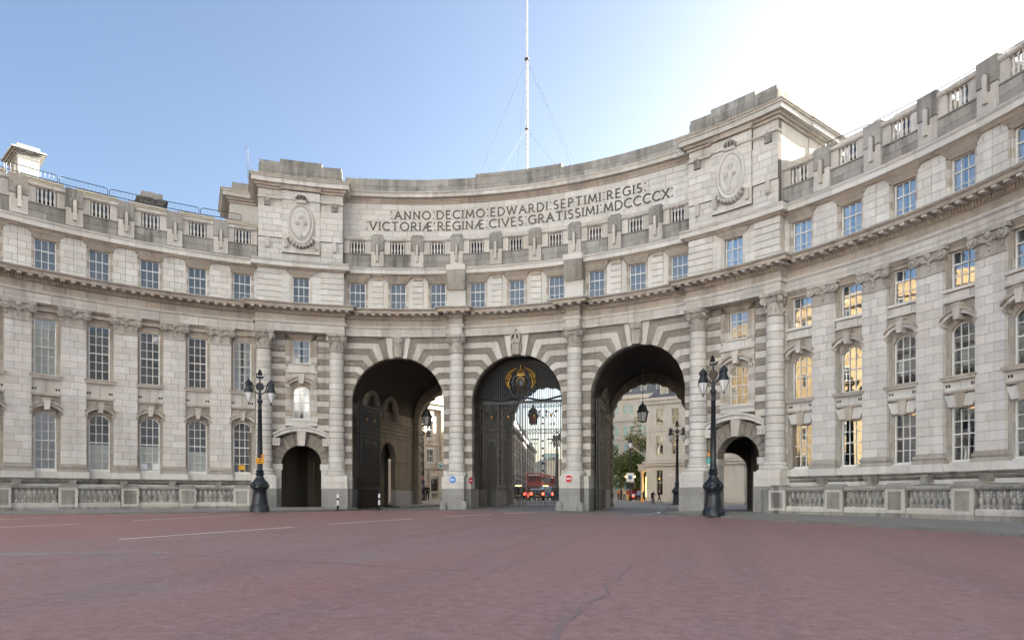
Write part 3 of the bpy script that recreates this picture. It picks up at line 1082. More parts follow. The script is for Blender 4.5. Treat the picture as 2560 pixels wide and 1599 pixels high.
def keystone(kind):
    k = MB()
    k.prism([(-.30, 12.2), (.30, 12.2), (.42, 13.82), (-.42, 13.82)], 32.72, 33.4, 0, 'stone_tan')
    k.prism([(-.70, 12.12), (-.31, 12.2), (-.43, 13.82), (-1.0, 13.82)], 32.82, 33.4, 0, 'stone_white')
    k.prism([(.31, 12.2), (.70, 12.12), (1.0, 13.82), (.43, 13.82)], 32.82, 33.4, 0, 'stone_white')
    k.prism([(-.25, 12.3), (.25, 12.3), (.33, 13.1), (-.33, 13.1)], 32.58, 32.8, 0, 'stone_tan')
    k.prism([(-.20, 12.42), (.20, 12.42), (.25, 13.0), (-.25, 13.0)], 32.54, 32.6, 0, 'stone_cap')
    k.box(-.32, .32, 32.5, 32.9, 12.2, 12.33, 0, 1, 'stone_cap')
    for s in (-.36, .36):
        for q in range(5):
            k.disc_s(s + (.06 if s > 0 else -.06) * q / 5, 12.42 + q * .15, 0, [(.08, 32.75), (.06, 32.6), (.01, 32.57)], 8, 'stone_cap')
    if kind:                       # royal crown standing on the keystone
        k.disc_s(0, 13.22, 0, [(.40, 32.7), (.40, 32.44), (.01, 32.42)], 20, 'stone_cap', ez=.34)
        k.disc_s(0, 13.36, 0, [(.44, 32.7), (.43, 32.42), (.01, 32.40)], 20, 'stone_cap', ez=.22)
        for s, w_ in ((-.36, .1), (0, .1), (.36, .1)):
            for q in range(7):
                t = q / 6 * pi / 2
                k.disc_s(s * cos(t) if s else 0, 13.45 + .42 * sin(t), 0, [(w_, 32.7), (w_ * .8, 32.38), (.01, 32.35)], 8, 'stone_cap')
        k.disc_s(0, 13.98, 0, [(.11, 32.55), (.08, 32.38), (.01, 32.35)], 8, 'stone_cap')
        k.box(-.04, .04, 32.38, 32.55, 14.05, 14.25, 0, 1, 'stone_cap'); k.box(-.11, .11, 32.38, 32.55, 14.12, 14.18, 0, 1, 'stone_cap')
    else:                          # ship prow with wreath
        for s, r in ((-.33, .16), (-.12, .19), (.12, .19), (.33, .16)):
            k.disc_s(s, 13.5, 0, [(r, 32.7), (r * .9, 32.48), (r * .3, 32.38), (.01, 32.37)], 12, 'stone_cap', ez=1.5)
        k.box(-.44, .44, 32.5, 32.9, 13.1, 13.22, 0, 1, 'stone_cap')
        k.box(-.48, .48, 32.48, 32.9, 13.72, 13.82, 0, 1, 'stone_cap')
    return k.mesh('keystone', None, 40)
me_k0, me_k1 = keystone(0), keystone(1)
for kk, a in enumerate((-ST, 0, ST)):
    aw = link('arch_wall', me_ab, B, -a)
    link('keystone', me_k1 if kk == 1 else me_k0, aw, -a)
    for (i, sg), me in vous_me.items():
        link('voussoir', me, aw, -a)
    for j in range(NJ):
        for sg in (-1, 1):
            link('rusticated_block', jamb_me[(1 if j % 2 == 0 else 0, sg)], aw, -a, (0, 0, 2.575 + jh * (NJ - 1 - j)))

# ---------------------------------------------------------------- pavilions (window above a pedestrian arch)
def pavilion_wall():
    m = MB()
    # plain wall behind everything, open at the foot for the pedestrian arch
    n, r, zs = 16, 1.52, 3.58
    for i in range(n):
        t0, t1 = pi * i / n, pi * (i + 1) / n
        p0, p1 = (r * cos(t0), zs + r * sin(t0)), (r * cos(t1), zs + r * sin(t1))
        m.prism([p0, p1, (p1[0], 7.15), (p0[0], 7.15)], 33.05, 33.9, 0, 'joint')
    for sg in (-1, 1):
        s0, s1 = sorted((sg * r, sg * 2.75))
        m.box(s0, s1, 33.05, 33.9, -.3, 7.15, 0, 1, 'joint')
        s0, s1 = sorted((sg * .66, sg * 2.75))
        m.box(s0, s1, 33.05, 33.4, 7.15, 13.82, 0, 1, 'joint')
    m.box(-.66, .66, 33.0, 33.4, 9.8, 11.5, 0, 1, 'joint')
    # jambs of the little arch
    for z0, z1, mt in ((-.35, 1.08, 'granite'), (1.09, 1.62, 'granite'), (1.63, 2.35, 'stone_white'), (2.36, 3.1, 'stone_white')):
        for sg in (-1, 1):
            s0, s1 = sorted((sg * 1.5, sg * 2.75))
            m.box(s0, s1, 32.78, 33.9, z0, z1, 0, 1, mt)
    for sg in (-1, 1):
        s0, s1 = sorted((sg * 1.42, sg * 2.75))
        m.box(s0, s1, 32.70, 33.9, 3.11, 3.57, 0, 1, 'stone_white')
    # surround of the two windows
    jm = MB()
    nn = 15
    for i in range(nn):
        z0, z1 = 6.95 + (13.36 - 6.95) * i / nn + .005, 6.95 + (13.36 - 6.95) * (i + 1) / nn - .005
        for sg in (-1, 1):
            for p, q, rr in ((.645, .80, 32.95), (.80, .92, 32.86), (.92, 1.2, 32.78)):
                s0, s1 = sorted((sg * p, sg * q))
                m.box(s0, s1, rr, 33.3, z0, z1, 0, 1, 'stone_tan' if z0 > 11.8 or i % 3 == 1 else 'stone')
    m.box(-1.2, 1.2, 32.74, 33.3, 6.60, 6.94, 0, 1, 'stone_white')
    m.box(-1.25, 1.25, 32.62, 33.3, 6.94, 7.1, 0, 1, 'stone_white')
    spandrel(m, .645, 9.33, .43, 10.1, 32.92, 33.3, 'stone_tan')
    m.box(-1.2, 1.2, 32.80, 33.3, 10.1, 10.75, 0, 1, 'stone')
    m.box(-1.25, 1.25, 32.62, 33.3, 10.76, 10.9, 0, 1, 'stone')
    m.box(-.55, .55, 32.66, 33.3, 10.9, 11.32, 0, 1, 'stone_white')
    m.box(-1.0, 1.0, 32.76, 33.3, 10.9, 11.42, 0, 1, 'stone_white')
    m.box(-.8, .8, 32.62, 33.3, 11.42, 11.52, 0, 1, 'stone_white')
    for i in range(4):
        m.box(-.72 - .12 * i, .72 + .12 * i, 32.92 - .05 * i, 33.3, 13.37 + .113 * i, 13.475 + .113 * i, 0, 1, 'stone_tan')
    return m.mesh('pavilion_wall')
me_pv = pavilion_wall()
def pav_hood():
    h = MB()
    hood_ring(h, .98, 9.74, .42, .18, 32.56, 32.95, 'stone')
    hood_ring(h, 1.06, 9.92, .44, .14, 32.44, 32.95, 'stone_tan')
    for s in (-.98, .98):
        h.box(s - .13, s + .13, 32.6, 32.95, 9.55, 9.78, 0, 1, 'stone_tan')
    h.prism([(-.15, 9.86), (.15, 9.86), (.24, 10.66), (-.24, 10.66)], 32.36, 32.95, 0, 'stone')
    return h.mesh('hood')
def pav_door_hood():
    h = MB()
    hood_ring(h, 2.08, 5.52, .62, .26, 32.34, 33.05, 'stone_white', 14)
    hood_ring(h, 2.14, 5.77, .64, .14, 32.22, 33.05, 'stone_white', 14)
    for sg in (-1, 1):
        s0, s1 = sorted((sg * 1.62, sg * 2.16))
        h.box(s0, s1, 32.34, 33.05, 5.0, 5.56, 0, 1, 'stone_white')
        h.box(s0 - .04, s1 + .04, 32.28, 33.05, 5.44, 5.56, 0, 1, 'stone_white')
        for q in (-.1, .1):
            h.box(sg * 1.88 + q - .04, sg * 1.88 + q + .04, 32.32, 32.4, 5.1, 5.3, 0, 1, 'stone_tan')
    h.prism([(-.24, 5.0), (.24, 5.0), (.36, 6.35), (-.36, 6.35)], 32.42, 33.3, 0, 'stone')
    return h.mesh('door_hood')
me_ph, me_pd = pav_hood(), pav_door_hood()
pv_vous = []
for i in range(12):
    t0, t1 = pi * i / 12 + .012, pi * (i + 1) / 12 - .012
    if i in (5, 6):
        t0, t1 = (t0, pi / 2 - .13) if i == 5 else (pi / 2 + .13, t1)
    def outer(t):
        d = 2.72 / max(abs(cos(t)), 1e-3)
        return min(d, 2.45 if abs(sin(t)) > .62 else 2.95)
    poly = [(1.5 * cos(t0), 3.59 + 1.5 * sin(t0)), (outer(t0) * cos(t0), 3.59 + outer(t0) * sin(t0)),
            (outer(t1) * cos(t1), 3.59 + outer(t1) * sin(t1)), (1.5 * cos(t1), 3.59 + 1.5 * sin(t1))]
    m = MB(); m.prism(poly, 32.84, 33.9)
    pv_vous.append(m.mesh('voussoir', 'stone_verm'))
pv_band = {}
for vm in (0, 1):
    for sg in (-1, 1):
        m = MB(); s0, s1 = sorted((sg * 1.2, sg * 2.75))
        m.box(s0, s1, 32.84 if vm else 32.88, 33.2, g, band - g)
        pv_band[(vm, sg)] = m.mesh('rusticated_block', 'stone_verm' if vm else 'stone')
for sg in (-1, 1):
    a = sg * PAV
    pv = link('pavilion_wall', me_pv, B, -a)
    link('hood', me_ph, pv, -a); link('door_hood', me_pd, pv, -a)
    for me in pv_vous:
        link('voussoir', me, pv, -a)
    for j in range(17):
        for s2 in (-1, 1):
            link('rusticated_block', pv_band[(1 if j % 2 == 0 else 0, s2)], pv, -a, (0, 0, ZT - band * (j + 1)))
    window(a, 7.1, 9.76, .64, 3, 4, .43, curtain=sg < 0, blind=None)
    window(a, 11.5, 13.38, .64, 3, 3, meet=2, curtain=True)

# narrow wall beside the outer pavilion columns
for sg in (-1, 1):
    m = MB()
    lo, hi = sorted((sg * .598, sg * .6315))
    ashlar(m, lo, hi, 2.25, 13.82, 32.9, .47, .55, depth=.4, mat='stone')
    bentry('wall_return', m, kind='stuff')
# ---------------------------------------------------------------- attic storey
def attic_bay(half, middle):
    m = MB()
    rr = random.Random(5)
    for sg in (-1, 1):
        a0, a1 = sorted((sg * .80 / R0, sg * half / R0))
        if middle:
            m.box(min(sg * .8, sg * half), max(sg * .8, sg * half), 32.9, 33.3, 15.9, 18.7, 0, 1, 'stone_white')
            for i in range(5):                       # raised channelled blocks of the pier between windows
                z0 = 16.02 + i * .47
                s0, s1 = sorted((sg * (half - .42), sg * half))
                m.box(s0, s1, 32.78, 33.0, z0 + .02, z0 + .45, 0, 1, 'stone_white')
            s0, s1 = sorted((sg * (half - .36), sg * half))
            m.prism([(s0, 18.40), (s1, 18.40), (s1 - (.12 if sg < 0 else 0), 18.62), (s0 + (.12 if sg > 0 else 0), 18.62)] if False else
                    [(s0, 18.38), (s1, 18.38), (s1, 18.66), (s0, 18.66)], 32.74, 33.0, 0, 'stone_tan')
        else:
            ashlar(m, a0, a1, 15.92, 18.66, 32.80, .455, .8, mat='stone_white', rnd=rr)
        n = 5
        for i in range(n):
            z0, z1 = 15.92 + i * (18.2 - 15.92) / n + .006, 15.92 + (i + 1) * (18.2 - 15.92) / n - .006
            for p, q, r in ((.63, .72, 32.90), (.72, .80, 32.82)):
                s0, s1 = sorted((sg * p, sg * q))
                m.box(s0, s1, r, 33.3, z0, z1, 0, 1, 'stone' if i % 2 else 'stone_tan')
    for i in range(6):                               # ribbed lintel flaring up to the cornice
        z0 = 18.2 + i * .078
        h = .72 + .06 * i
        m.box(-h, h, 32.84 - .035 * i, 33.3, z0, z0 + .068, 0, 1, 'stone_tan')
    m.box(-.63, .63, 32.88, 33.3, 18.17, 18.66, 0, 1, 'stone_tan')
    return m.mesh('attic_bay')
me_aw, me_am = attic_bay(PW * R0 / 2, False), attic_bay(CB * R0 / 2, True)
for sg in (-1, 1):
    for k, ab in enumerate(WBAYS):
        a = sg * ab
        link('attic_bay', me_aw, B, -a)
        window(a, 15.95, 18.2, .635, 3, 3, meet=2, glassm='glass_attic', curtain=(sg > 0), blind=(0, 1, 'shade_grey') if sg < 0 else None)
for k in range(-4, 5):
    a = k * CB
    link('attic_bay', me_am, B, -a)
    window(a, 15.95, 18.2, .635, 3, 3, meet=2, glassm='glass_attic', sing=False, blind=(0, 1, 'shade_grey'))
# projecting attic blocks over the two middle columns
for sg in (-1, 1):
    m = MB()
    m.box(-.74, .74, 32.34, 33.2, 15.9, 17.45, 0, 1, 'stone_white')
    m.box(-.74, .74, 32.02, 33.2, 17.52, 19.0, 0, 1, 'stone_soot')
    m.box(-.70, .70, 32.08, 33.2, 17.44, 17.53, 0, 1, 'stone_tan')
    m.box(-.78, .78, 32.0, 33.2, 19.0, 19.42, 0, 1, 'stone_white')
    bentry('attic_block', m, a=sg * .1472)
# pavilion attic with channelled masonry
PD = .65
for sg in (-1, 1):
    a = sg * PAV
    m = MB()
    m.box(-3.26, -.66, 32.25, 33.3, 15.9, 18.66, 0, 3, 'stone')
    m.box(.66, 3.26, 32.25, 33.3, 15.9, 18.66, 0, 3, 'stone')
    m.box(-.66, .66, 32.3, 33.3, 18.15, 18.66, 0, 1, 'stone_tan')
    for i in range(6):
        z0 = 15.95 + i * .452
        for s0, s1 in ((-3.28, -1.5), (1.5, 3.28)):
            md = (s0 + s1) / 2 + (.4 if i % 2 else -.4)
            m.box(s0, md - .008, 32.16, 32.4, z0 + .035, z0 + .43, 0, 1, 'stone_white')
            m.box(md + .008, s1, 32.16, 32.4, z0 + .035, z0 + .43, 0, 1, 'stone_white')
    for i in range(6):
        z0 = 18.17 + i * .08
        h = .75 + .09 * i
        m.box(-h, h, 32.24 - .025 * i, 33.3, z0, z0 + .07, 0, 1, 'stone_tan')
    for i in range(5):
        z0 = 15.93 + i * .45
        for s2 in (-1, 1):
            s0, s1 = sorted((s2 * .645, s2 * .85)); m.box(s0, s1, 32.26 - .02, 33.3, z0, z0 + .44, 0, 1, 'stone')
            s0, s1 = sorted((s2 * .85, s2 * 1.5)); m.box(s0, s1, 32.18, 33.3, z0, z0 + .44, 0, 1, 'stone_white')
    bentry('attic_wall', m, a=a)
    window(a, 15.95, 18.2, .65, 3, 3, meet=2, R=32.5, glassm='glass_attic', curtain=sg > 0, blind=(0, 1, 'shade_grey') if sg < 0 else None)

def attic_cornice(a0, a1, d, ends):
    m = MB()
    F = 32.78 - d
    x = lambda R: ((F - R) / R0 if ends else 0)
    blocks(m, [(33.4, 18.665), (F - .12, 18.665), (F - .26, 18.80), (33.4, 18.80)], a0 - x(F - .2), a1 + x(F - .2), 1.6, 'stone_tan')
    blocks(m, [(33.4, 18.802), (F - .42, 18.802), (F - .42, 19.08), (F - .52, 19.2), (F - .52, 19.27), (33.4, 19.27)], a0 - x(F - .48), a1 + x(F - .48), 1.6, 'stone_white')
    bentry('attic_cornice', m)
    l = MB()
    l.sweep([(33.4, 19.272), (F - .53, 19.272), (F - .50, 19.30), (F - .1, 19.40), (33.4, 19.42)], a0 - x(F - .5), a1 + x(F - .5), max(2, int((a1 - a0) * 24)))
    bentry('lead_flashing', l, 'lead')
PA0, PA1 = PAV - .1005, PAV + .1005
for sg in (-1, 1):
    lo, hi = sorted((sg * WEND, sg * PA1)); attic_cornice(lo, hi, 0, False)
    lo, hi = sorted((sg * PA0, sg * PA1)); attic_cornice(lo, hi, .6, True)
attic_cornice(-PA0, PA0, 0, False)

# ---------------------------------------------------------------- parapet with balusters
bal = MB()
bal.lathe([(.088, 0), (.088, .07), (.055, .1), (.045, .16), (.07, .28), (.08, .38), (.07, .48), (.042, .56), (.06, .60), (.06, .64), (.042, .68), (.06, .8), (.07, .88), (.05, .96), (.088, .99), (.088, 1.06)], (0, 0), 10)
bal_me = bal.mesh('baluster', 'stone_white', 50)
def parapet_run(a0, a1, cents, half_open, half_bay):
    m = MB()
    rr = random.Random(11)
    ashlar(m, a0, a1, 19.36, 20.36, 32.58, .5, 1.25, mat='stone_grey', rnd=rr, depth=.3)
    n = max(2, int((a1 - a0) * 22))
    m.sweep([(32.95, 20.36), (32.52, 20.36), (32.52, 20.43), (32.95, 20.43)], a0, a1, n, 'stone_grey')
    blocks(m, [(32.95, 21.47), (32.54, 21.47), (32.46, 21.56), (32.46, 21.68), (32.5, 21.72), (32.95, 21.75)], a0, a1, 1.6, 'stone')
    p = bentry('parapet', m)
    for c in cents:
        for sg in (-1, 1):
            d = MB()
            s0, s1 = sorted((sg * half_open, sg * half_bay)); d.box(s0, s1, 32.60, 32.88, 20.43, 21.465, 0, 1)
            build('parapet_panel', d, 'stone', p, c)
        for i in range(5):
            s = -half_open + 2 * half_open * (i + .5) / 5
            link('baluster', bal_me, p, -(c + s / R0), PT(c + s / R0, 32.73, 20.415))
    return p
def ped_mesh(step):
    m = MB()
    m.box(-.50, .50, 32.44, 33.0, 19.40, 20.62, 0, 1, 'stone')
    m.box(-.52, .52, 32.40, 33.0, 20.66, 21.74 if step else 21.92, 0, 1, 'stone_grey')
    m.box(-.49, .49, 32.47, 33.0, 20.6, 20.68, 0, 1, 'joint')
    if step:
        m.prism([(-.52, 21.745), (.52, 21.745), (.48, 21.86), (-.48, 21.86)], 32.43, 33.0, 0, 'stone_grey')
        m.box(-.38, .38, 32.48, 32.95, 21.86, 21.99, 0, 1, 'stone_grey')
    # clasp: a rounded bar through the block
    pts = [(-.10, 19.75), (.10, 19.75), (.10, 21.05)] + [(.10 * cos(pi * i / 6), 21.05 + .10 * sin(pi * i / 6)) for i in range(1, 6)] + [(-.10, 21.05)]
    m.prism(pts, 32.24, 32.5, 0, 'stone')
    pts = [(-.17, 20.3), (.17, 20.3), (.17, 21.05)] + [(.17 * cos(pi * i / 6), 21.05 + .17 * sin(pi * i / 6)) for i in range(1, 6)] + [(-.17, 21.05)]
    m.prism(pts, 32.34, 32.5, 0, 'joint')
    return m.mesh('parapet_pedestal')
me_pw, me_pm = ped_mesh(False), ped_mesh(True)
for sg in (-1, 1):
    lo, hi = sorted((sg * WEND, sg * PA1))
    par = parapet_run(lo, hi, [sg * x for x in WBAYS], .60, PW * R0 / 2 - .5)
    for k, a in enumerate(PILS):
        link('parapet_pedestal', me_pw, par, -sg * a)
par = parapet_run(-PA0, PA0, [k * CB for k in range(-4, 5)], .60, CB * R0 / 2 - .5)
for k in range(-4, 4):
    link('parapet_pedestal', me_pm, par, -(k + .5) * CB)

# ---------------------------------------------------------------- corner towers with cartouches
def tower(sg):
    a = sg * PAV
    rr = random.Random(3)
    t = MB()
    H = 3.22
    t.box(-H + .02, H - .02, 32.16, 39.8, 19.38, 25.0, 0, 4, 'stone_white')
    ashlar(t, -H / R0, H / R0, 19.42, 20.98, 32.12, .44, 1.0, mat='stone_white', rnd=rr)
    # recessed panels along the foot and the head of the great panel
    ashlar(t, -H / R0, H / R0, 21.0, 23.36, 32.02, .47, 1.05, mat='stone_white', rnd=rr, depth=.14)
    ashlar(t, -1.45 / R0, 1.45 / R0, 19.9, 24.7, 31.93, .48, 1.0, mat='stone_white', rnd=rr, depth=.16)
    ashlar(t, -H / R0, H / R0, 23.38, 24.75, 32.12, .46, 1.0, mat='stone', rnd=rr)
    t.box(-H - .05, -1.46, 31.98, 32.4, 23.98, 24.10, 0, 2, 'stone'); t.box(1.46, H + .05, 31.98, 32.4, 23.98, 24.10, 0, 2, 'stone')
    t.box(-1.5, 1.5, 31.82, 32.4, 23.98, 24.10, 0, 2, 'stone')
    for s in (-2.55, 2.55):
        t.box(s - .22, s + .22, 31.92, 32.3, 23.4, 23.86, 0, 1, 'stone_soot')
        t.disc_s(s, 23.84, 0, [(.24, 32.2), (.22, 31.9), (.1, 31.84), (.01, 31.83)], 10, 'stone_soot')
        t.box(s - .15, s + .15, 31.92, 32.3, 20.25, 20.95, 0, 1, 'stone')
        t.disc_s(s, 20.3, 0, [(.17, 32.2), (.15, 31.9), (.01, 31.85)], 8, 'stone')
    for s in (-1.15, 1.15):
        t.box(s - .15, s + .15, 31.78, 32.3, 20.35, 20.95, 0, 1, 'stone')
        t.disc_s(s, 20.35, 0, [(.17, 32.2), (.14, 31.76), (.01, 31.72)], 8, 'stone')
    # rear part of the tower, wider than its front
    ex = 1.9 if sg < 0 else .04
    s0, s1 = (-H - ex, -H + .5) if sg < 0 else (H - .5, H + ex)
    t.box(s0, s1, 35.9, 39.8, 20.0, 25.0, 0, 2, 'stone')
    tw = bentry('tower', t, a=a)
    c = MB()
    for z0, z1, e_, mt in ((24.72, 24.90, .12, 'stone_tan'), (24.905, 25.08, .26, 'stone_tan'), (25.085, 25.42, .52, 'stone'), (25.425, 25.55, .60, 'stone'), (25.552, 25.64, .66, 'stone_tan')):
        c.box(-H - e_, H + e_, 32.1 - e_, 39.8 + e_, z0, z1, 0, 5, mt)
        c.box(s0 - e_, s1 + e_, 35.9 - e_, 39.8 + e_ - .003, z0 - .002, z1 - .002, 0, 2, mt)
    c.prism([(-1.5, 24.74), (1.5, 24.74), (1.62, 25.08), (-1.62, 25.08)], 31.76, 32.2, 0, 'stone_tan')
    build('tower_cornice', c, None, tw, a)
    b = MB()
    ashlar(b, -(H - .05) / R0, (H - .05) / R0, 25.645, 26.62, 32.06, .49, 1.2, mat='stone_grey', rnd=rr)
    b.box(-H + .08, H - .08, 32.12, 39.6, 25.64, 26.6, 0, 4, 'stone_grey')
    for s_0, s_1, zt in ((-H + .12, -1.62, 26.9), (-1.6, 1.6, 27.16), (1.62, H - .12, 26.9)):
        b.box(s_0, s_1, 32.1, 39.5, 26.625, zt, 0, 2, 'stone_grey')
    b.box(s0 + .15, s1 - .15, 36.1, 39.6, 25.64, 26.5, 0, 1, 'stone_grey')
    build('blocking_course', b, None, tw, a)
    # oval cartouche: border, bead ring, shield, three flower bosses, crown, garland
    k = MB()
    zc = 22.2
    k.disc_s(0, zc, 0, [(1.0, 31.95), (1.02, 31.80), (.94, 31.70), (.88, 31.72), (.80, 31.78), (.72, 31.76), (.70, 31.70), (.62, 31.68), (.55, 31.72), (.53, 31.74), (.3, 31.70), (.01, 31.68)], 40, 'stone_white', ez=1.66)
    for i in range(44):
        th = 2 * pi * i / 44
        k.disc_s(.80 * cos(th), zc + .80 * 1.66 * sin(th), 0, [(.05, 31.78), (.035, 31.71), (.005, 31.70)], 6, 'stone_tan')
    for s, z, r in ((0, zc + .48, .23), (-.27, zc - .02, .19), (.27, zc - .02, .19)):
        k.disc_s(s, z, 0, [(r, 31.72), (r * .9, 31.60), (r * .5, 31.62), (r * .35, 31.56), (.01, 31.54)], 12, 'stone')
    k.box(-.035, .035, 31.63, 31.75, zc - .75, zc + .3, 0, 1, 'stone_white')
    for sx in (-1, 1):
        k.prism([(sx * .02, zc - .6), (sx * .05, zc - .66), (sx * .28, zc - .12), (sx * .24, zc - .12)][::sx], 31.63, 31.74, 0, 'stone_white')
    k.disc_s(0, zc - .95, 0, [(.16, 31.72), (.12, 31.6), (.01, 31.58)], 8, 'stone')
    cart = build('cartouche', k, None, tw, a, smooth=45)
    cr = MB()
    cr.box(-.38, .38, 31.55, 31.95, 23.72, 23.90, 0, 2, 'stone')
    for s in (-.34, -.12, .12, .34):
        for q in range(6):
            t_ = q / 5 * pi / 2
            cr.disc_s(s * (1.0 + .25 * sin(2 * t_)) * cos(t_ * .9), 23.95 + .36 * sin(t_), 0, [(.085, 31.9), (.06, 31.58), (.01, 31.55)], 7, 'stone_soot')
    cr.disc_s(0, 24.40, 0, [(.10, 31.9), (.07, 31.6), (.01, 31.57)], 8, 'stone')
    build('crown', cr, None, cart, a, smooth=45)
    ga = MB()
    for i in range(17):
        u = -1 + 2 * i / 16
        ga.disc_s(u * .92, 20.40 + .50 * u * u, 0, [(.17, 31.95), (.14, 31.68), (.06, 31.60), (.01, 31.58)], 8, 'stone' if i % 2 else 'stone_soot')
    build('garland', ga, None, cart, a, smooth=45)
    return tw
tower(-1); tower(1)

# ---------------------------------------------------------------- inscription wall
m = MB()
ashlar(m, -.432, .432, 19.5, 24.80, 33.40, .44, 1.2, mat='stone_white', rnd=random.Random(8))
ins = bentry('inscription_wall', m)
m = MB()
blocks(m, [(34.4, 24.80), (33.38, 24.80), (33.34, 24.84), (33.34, 24.95), (33.28, 24.98), (33.2, 25.2), (34.4, 25.2)], -.4225, .4225, 1.4, 'stone_tan')
blocks(m, [(34.4, 25.202), (32.90, 25.202), (32.90, 25.45), (32.82, 25.55), (32.82, 25.62), (34.4, 25.66)], -.4225, .4225, 1.4, 'stone')
build('wall_cornice', m, None, ins)
m = MB()
ashlar(m, -.4225, .4225, 25.66, 26.85, 33.42, .58, 1.5, mat='stone_grey', rnd=random.Random(9), depth=.5)
m.sweep([(34.6, 25.6), (33.9, 25.6), (33.9, 26.8), (34.6, 26.8)], -.4225, .4225, 20, 'stone_grey')
ashlar(m, -.1065, .1065, 26.86, 27.14, 33.42, .3, 1.4, mat='stone_grey', rnd=random.Random(10), depth=.9)
build('blocking_course', m, None, ins)

m = MB(); m.box(-.66, .66, 33.36, 33.42, 19.5, 21.55)
me_cl = m.mesh('clerestory_window', 'dark_glass')
for k in range(-4, 5):
    link('clerestory_window', me_cl, ins, -k * CB)
def arc(cx, cy, rx, ry, t0, t1, n=10):
    return [(cx + rx * cos(radians(t0 + (t1 - t0) * i / n)), cy + ry * sin(radians(t0 + (t1 - t0) * i / n))) for i in range(n + 1)]
FONT = {
    'A': (.86, [[(0, 0), (.43, 1)], [(.43, 1), (.86, 0)], [(.18, .36), (.68, .36)]]),
    'C': (.80, [arc(.5, .5, .5, .5, 48, 312, 14)]),
    'D': (.82, [[(.05, 0), (.05, 1)], [(.05, 1), (.3, 1)] + arc(.32, .5, .5, .5, 90, -90, 12) + [(.05, 0)]]),
    'E': (.56, [[(.05, 0), (.05, 1)], [(.0, 1), (.52, 1)], [(.05, .52), (.44, .52)], [(.0, 0), (.56, 0)]]),
    'G': (.88, [arc(.5, .5, .5, .5, 48, 330, 14), [(.86, .06), (.86, .46)], [(.62, .46), (.95, .46)]]),
    'I': (.12, [[(.06, 0), (.06, 1)]]),
    'M': (1.02, [[(.02, 0), (.14, 1)], [(.14, 1), (.51, .12)], [(.51, .12), (.88, 1)], [(.88, 1), (1.0, 0)]]),
    'N': (.80, [[(.06, 0), (.06, 1)], [(.06, 1), (.74, 0)], [(.74, 0), (.74, 1)]]),
    'O': (.98, [arc(.49, .5, .49, .5, 0, 360, 20)]),
    'P': (.60, [[(.06, 0), (.06, 1)], [(.06, 1), (.3, 1)] + arc(.3, .74, .27, .26, 90, -90, 8) + [(.06, .48)]]),
    'R': (.72, [[(.06, 0), (.06, 1)], [(.06, 1), (.3, 1)] + arc(.3, .74, .27, .26, 90, -90, 8) + [(.06, .48)], [(.28, .48), (.70, 0)]]),
    'S': (.56, [arc(.29, .76, .24, .24, 50, 270, 10) + arc(.27, .26, .27, .26, 90, -140, 10)]),
    'T': (.76, [[(.38, 0), (.38, 1)], [(0, 1), (.76, 1)]]),
    'V': (.84, [[(0, 1), (.42, 0)], [(.42, 0), (.84, 1)]]),
    'W': (1.2, [[(0, 1), (.3, 0)], [(.3, 0), (.6, 1)], [(.6, 1), (.9, 0)], [(.9, 0), (1.2, 1)]]),
    'X': (.78, [[(.02, 0), (.76, 1)], [(.02, 1), (.76, 0)]]),
    'Æ': (1.08, [[(0, 0), (.6, 1)], [(.6, 0), (.6, 1)], [(.55, 1), (1.04, 1)], [(.2, .36), (.6, .36)], [(.6, .52), (.96, .52)], [(.52, 0), (1.08, 0)]]),
    ':': (.12, [[(.06, .04), (.06, .13)], [(.06, .87), (.06, .96)]]),
}
SERIF = {'I': [(.06, 0), (.06, 1)], 'T': [(.38, 0)], 'A': [(0, 0), (.86, 0)], 'V': [(0, 1), (.84, 1)], 'N': [(.06, 0), (.74, 1)], 'M': [(.02, 0), (1, 0)],
         'R': [(.06, 0), (.7, 0)], 'P': [(.06, 0)], 'D': [], 'X': [(.02, 0), (.76, 0), (.02, 1), (.76, 1)], 'W': [(0, 1), (1.2, 1)]}
def letter_mesh(ch_, h):
    w_, strokes = FONT[ch_]
    m = MB()
    t = .050 * h / .63
    RL = 33.35
    for st in strokes:
        for (x0, y0), (x1, y1) in zip(st, st[1:]):
            dx, dy = x1 - x0, y1 - y0
            L = sqrt(dx * dx + dy * dy) or 1
            nx, ny = -dy / L * t, dx / L * t
            ux, uy = dx / L * .012, dy / L * .012
            q = [(x0 * h - nx - ux, y0 * h - ny - uy), (x1 * h - nx + ux, y1 * h - ny + uy), (x1 * h + nx + ux, y1 * h + ny + uy), (x0 * h + nx - ux, y0 * h + ny - uy)]
            m.prism(q, RL, 33.46)
    for x, y in SERIF.get(ch_, []):
        zz = .02 if y == 0 else h - .02
        m.prism([(x * h - .13, zz - .02), (x * h + .13, zz - .02), (x * h + .13, zz + .02), (x * h - .13, zz + .02)], RL + .004, 33.46)
    return m.mesh('letter', 'letter')
LM = {}
def inscribe(text, z, h, a0, a1):
    adv = [FONT[c][0] + (.30 if c != ':' else .34) for c in text]
    tot = sum(adv)
    span = (a1 - a0) * R0
    sp = (span / h - sum(FONT[c][0] for c in text)) / (len(text) - 1)
    s = a0 * R0
    for c in text:
        if (c, h) not in LM:
            LM[(c, h)] = letter_mesh(c, h)
        link('letter', LM[(c, h)], ins, -s / R0, (0, 0, z))
        s += (FONT[c][0] + sp) * h
inscribe(':ANNO:DECIMO:EDWARDI:SEPTIMI:REGIS:', 23.60, .63, -.3135, .3085)
inscribe(':VICTORIÆ:REGINÆ:CIVES:GRATISSIMI:MDCCCCX:', 22.68, .65, -.3735, .3715)

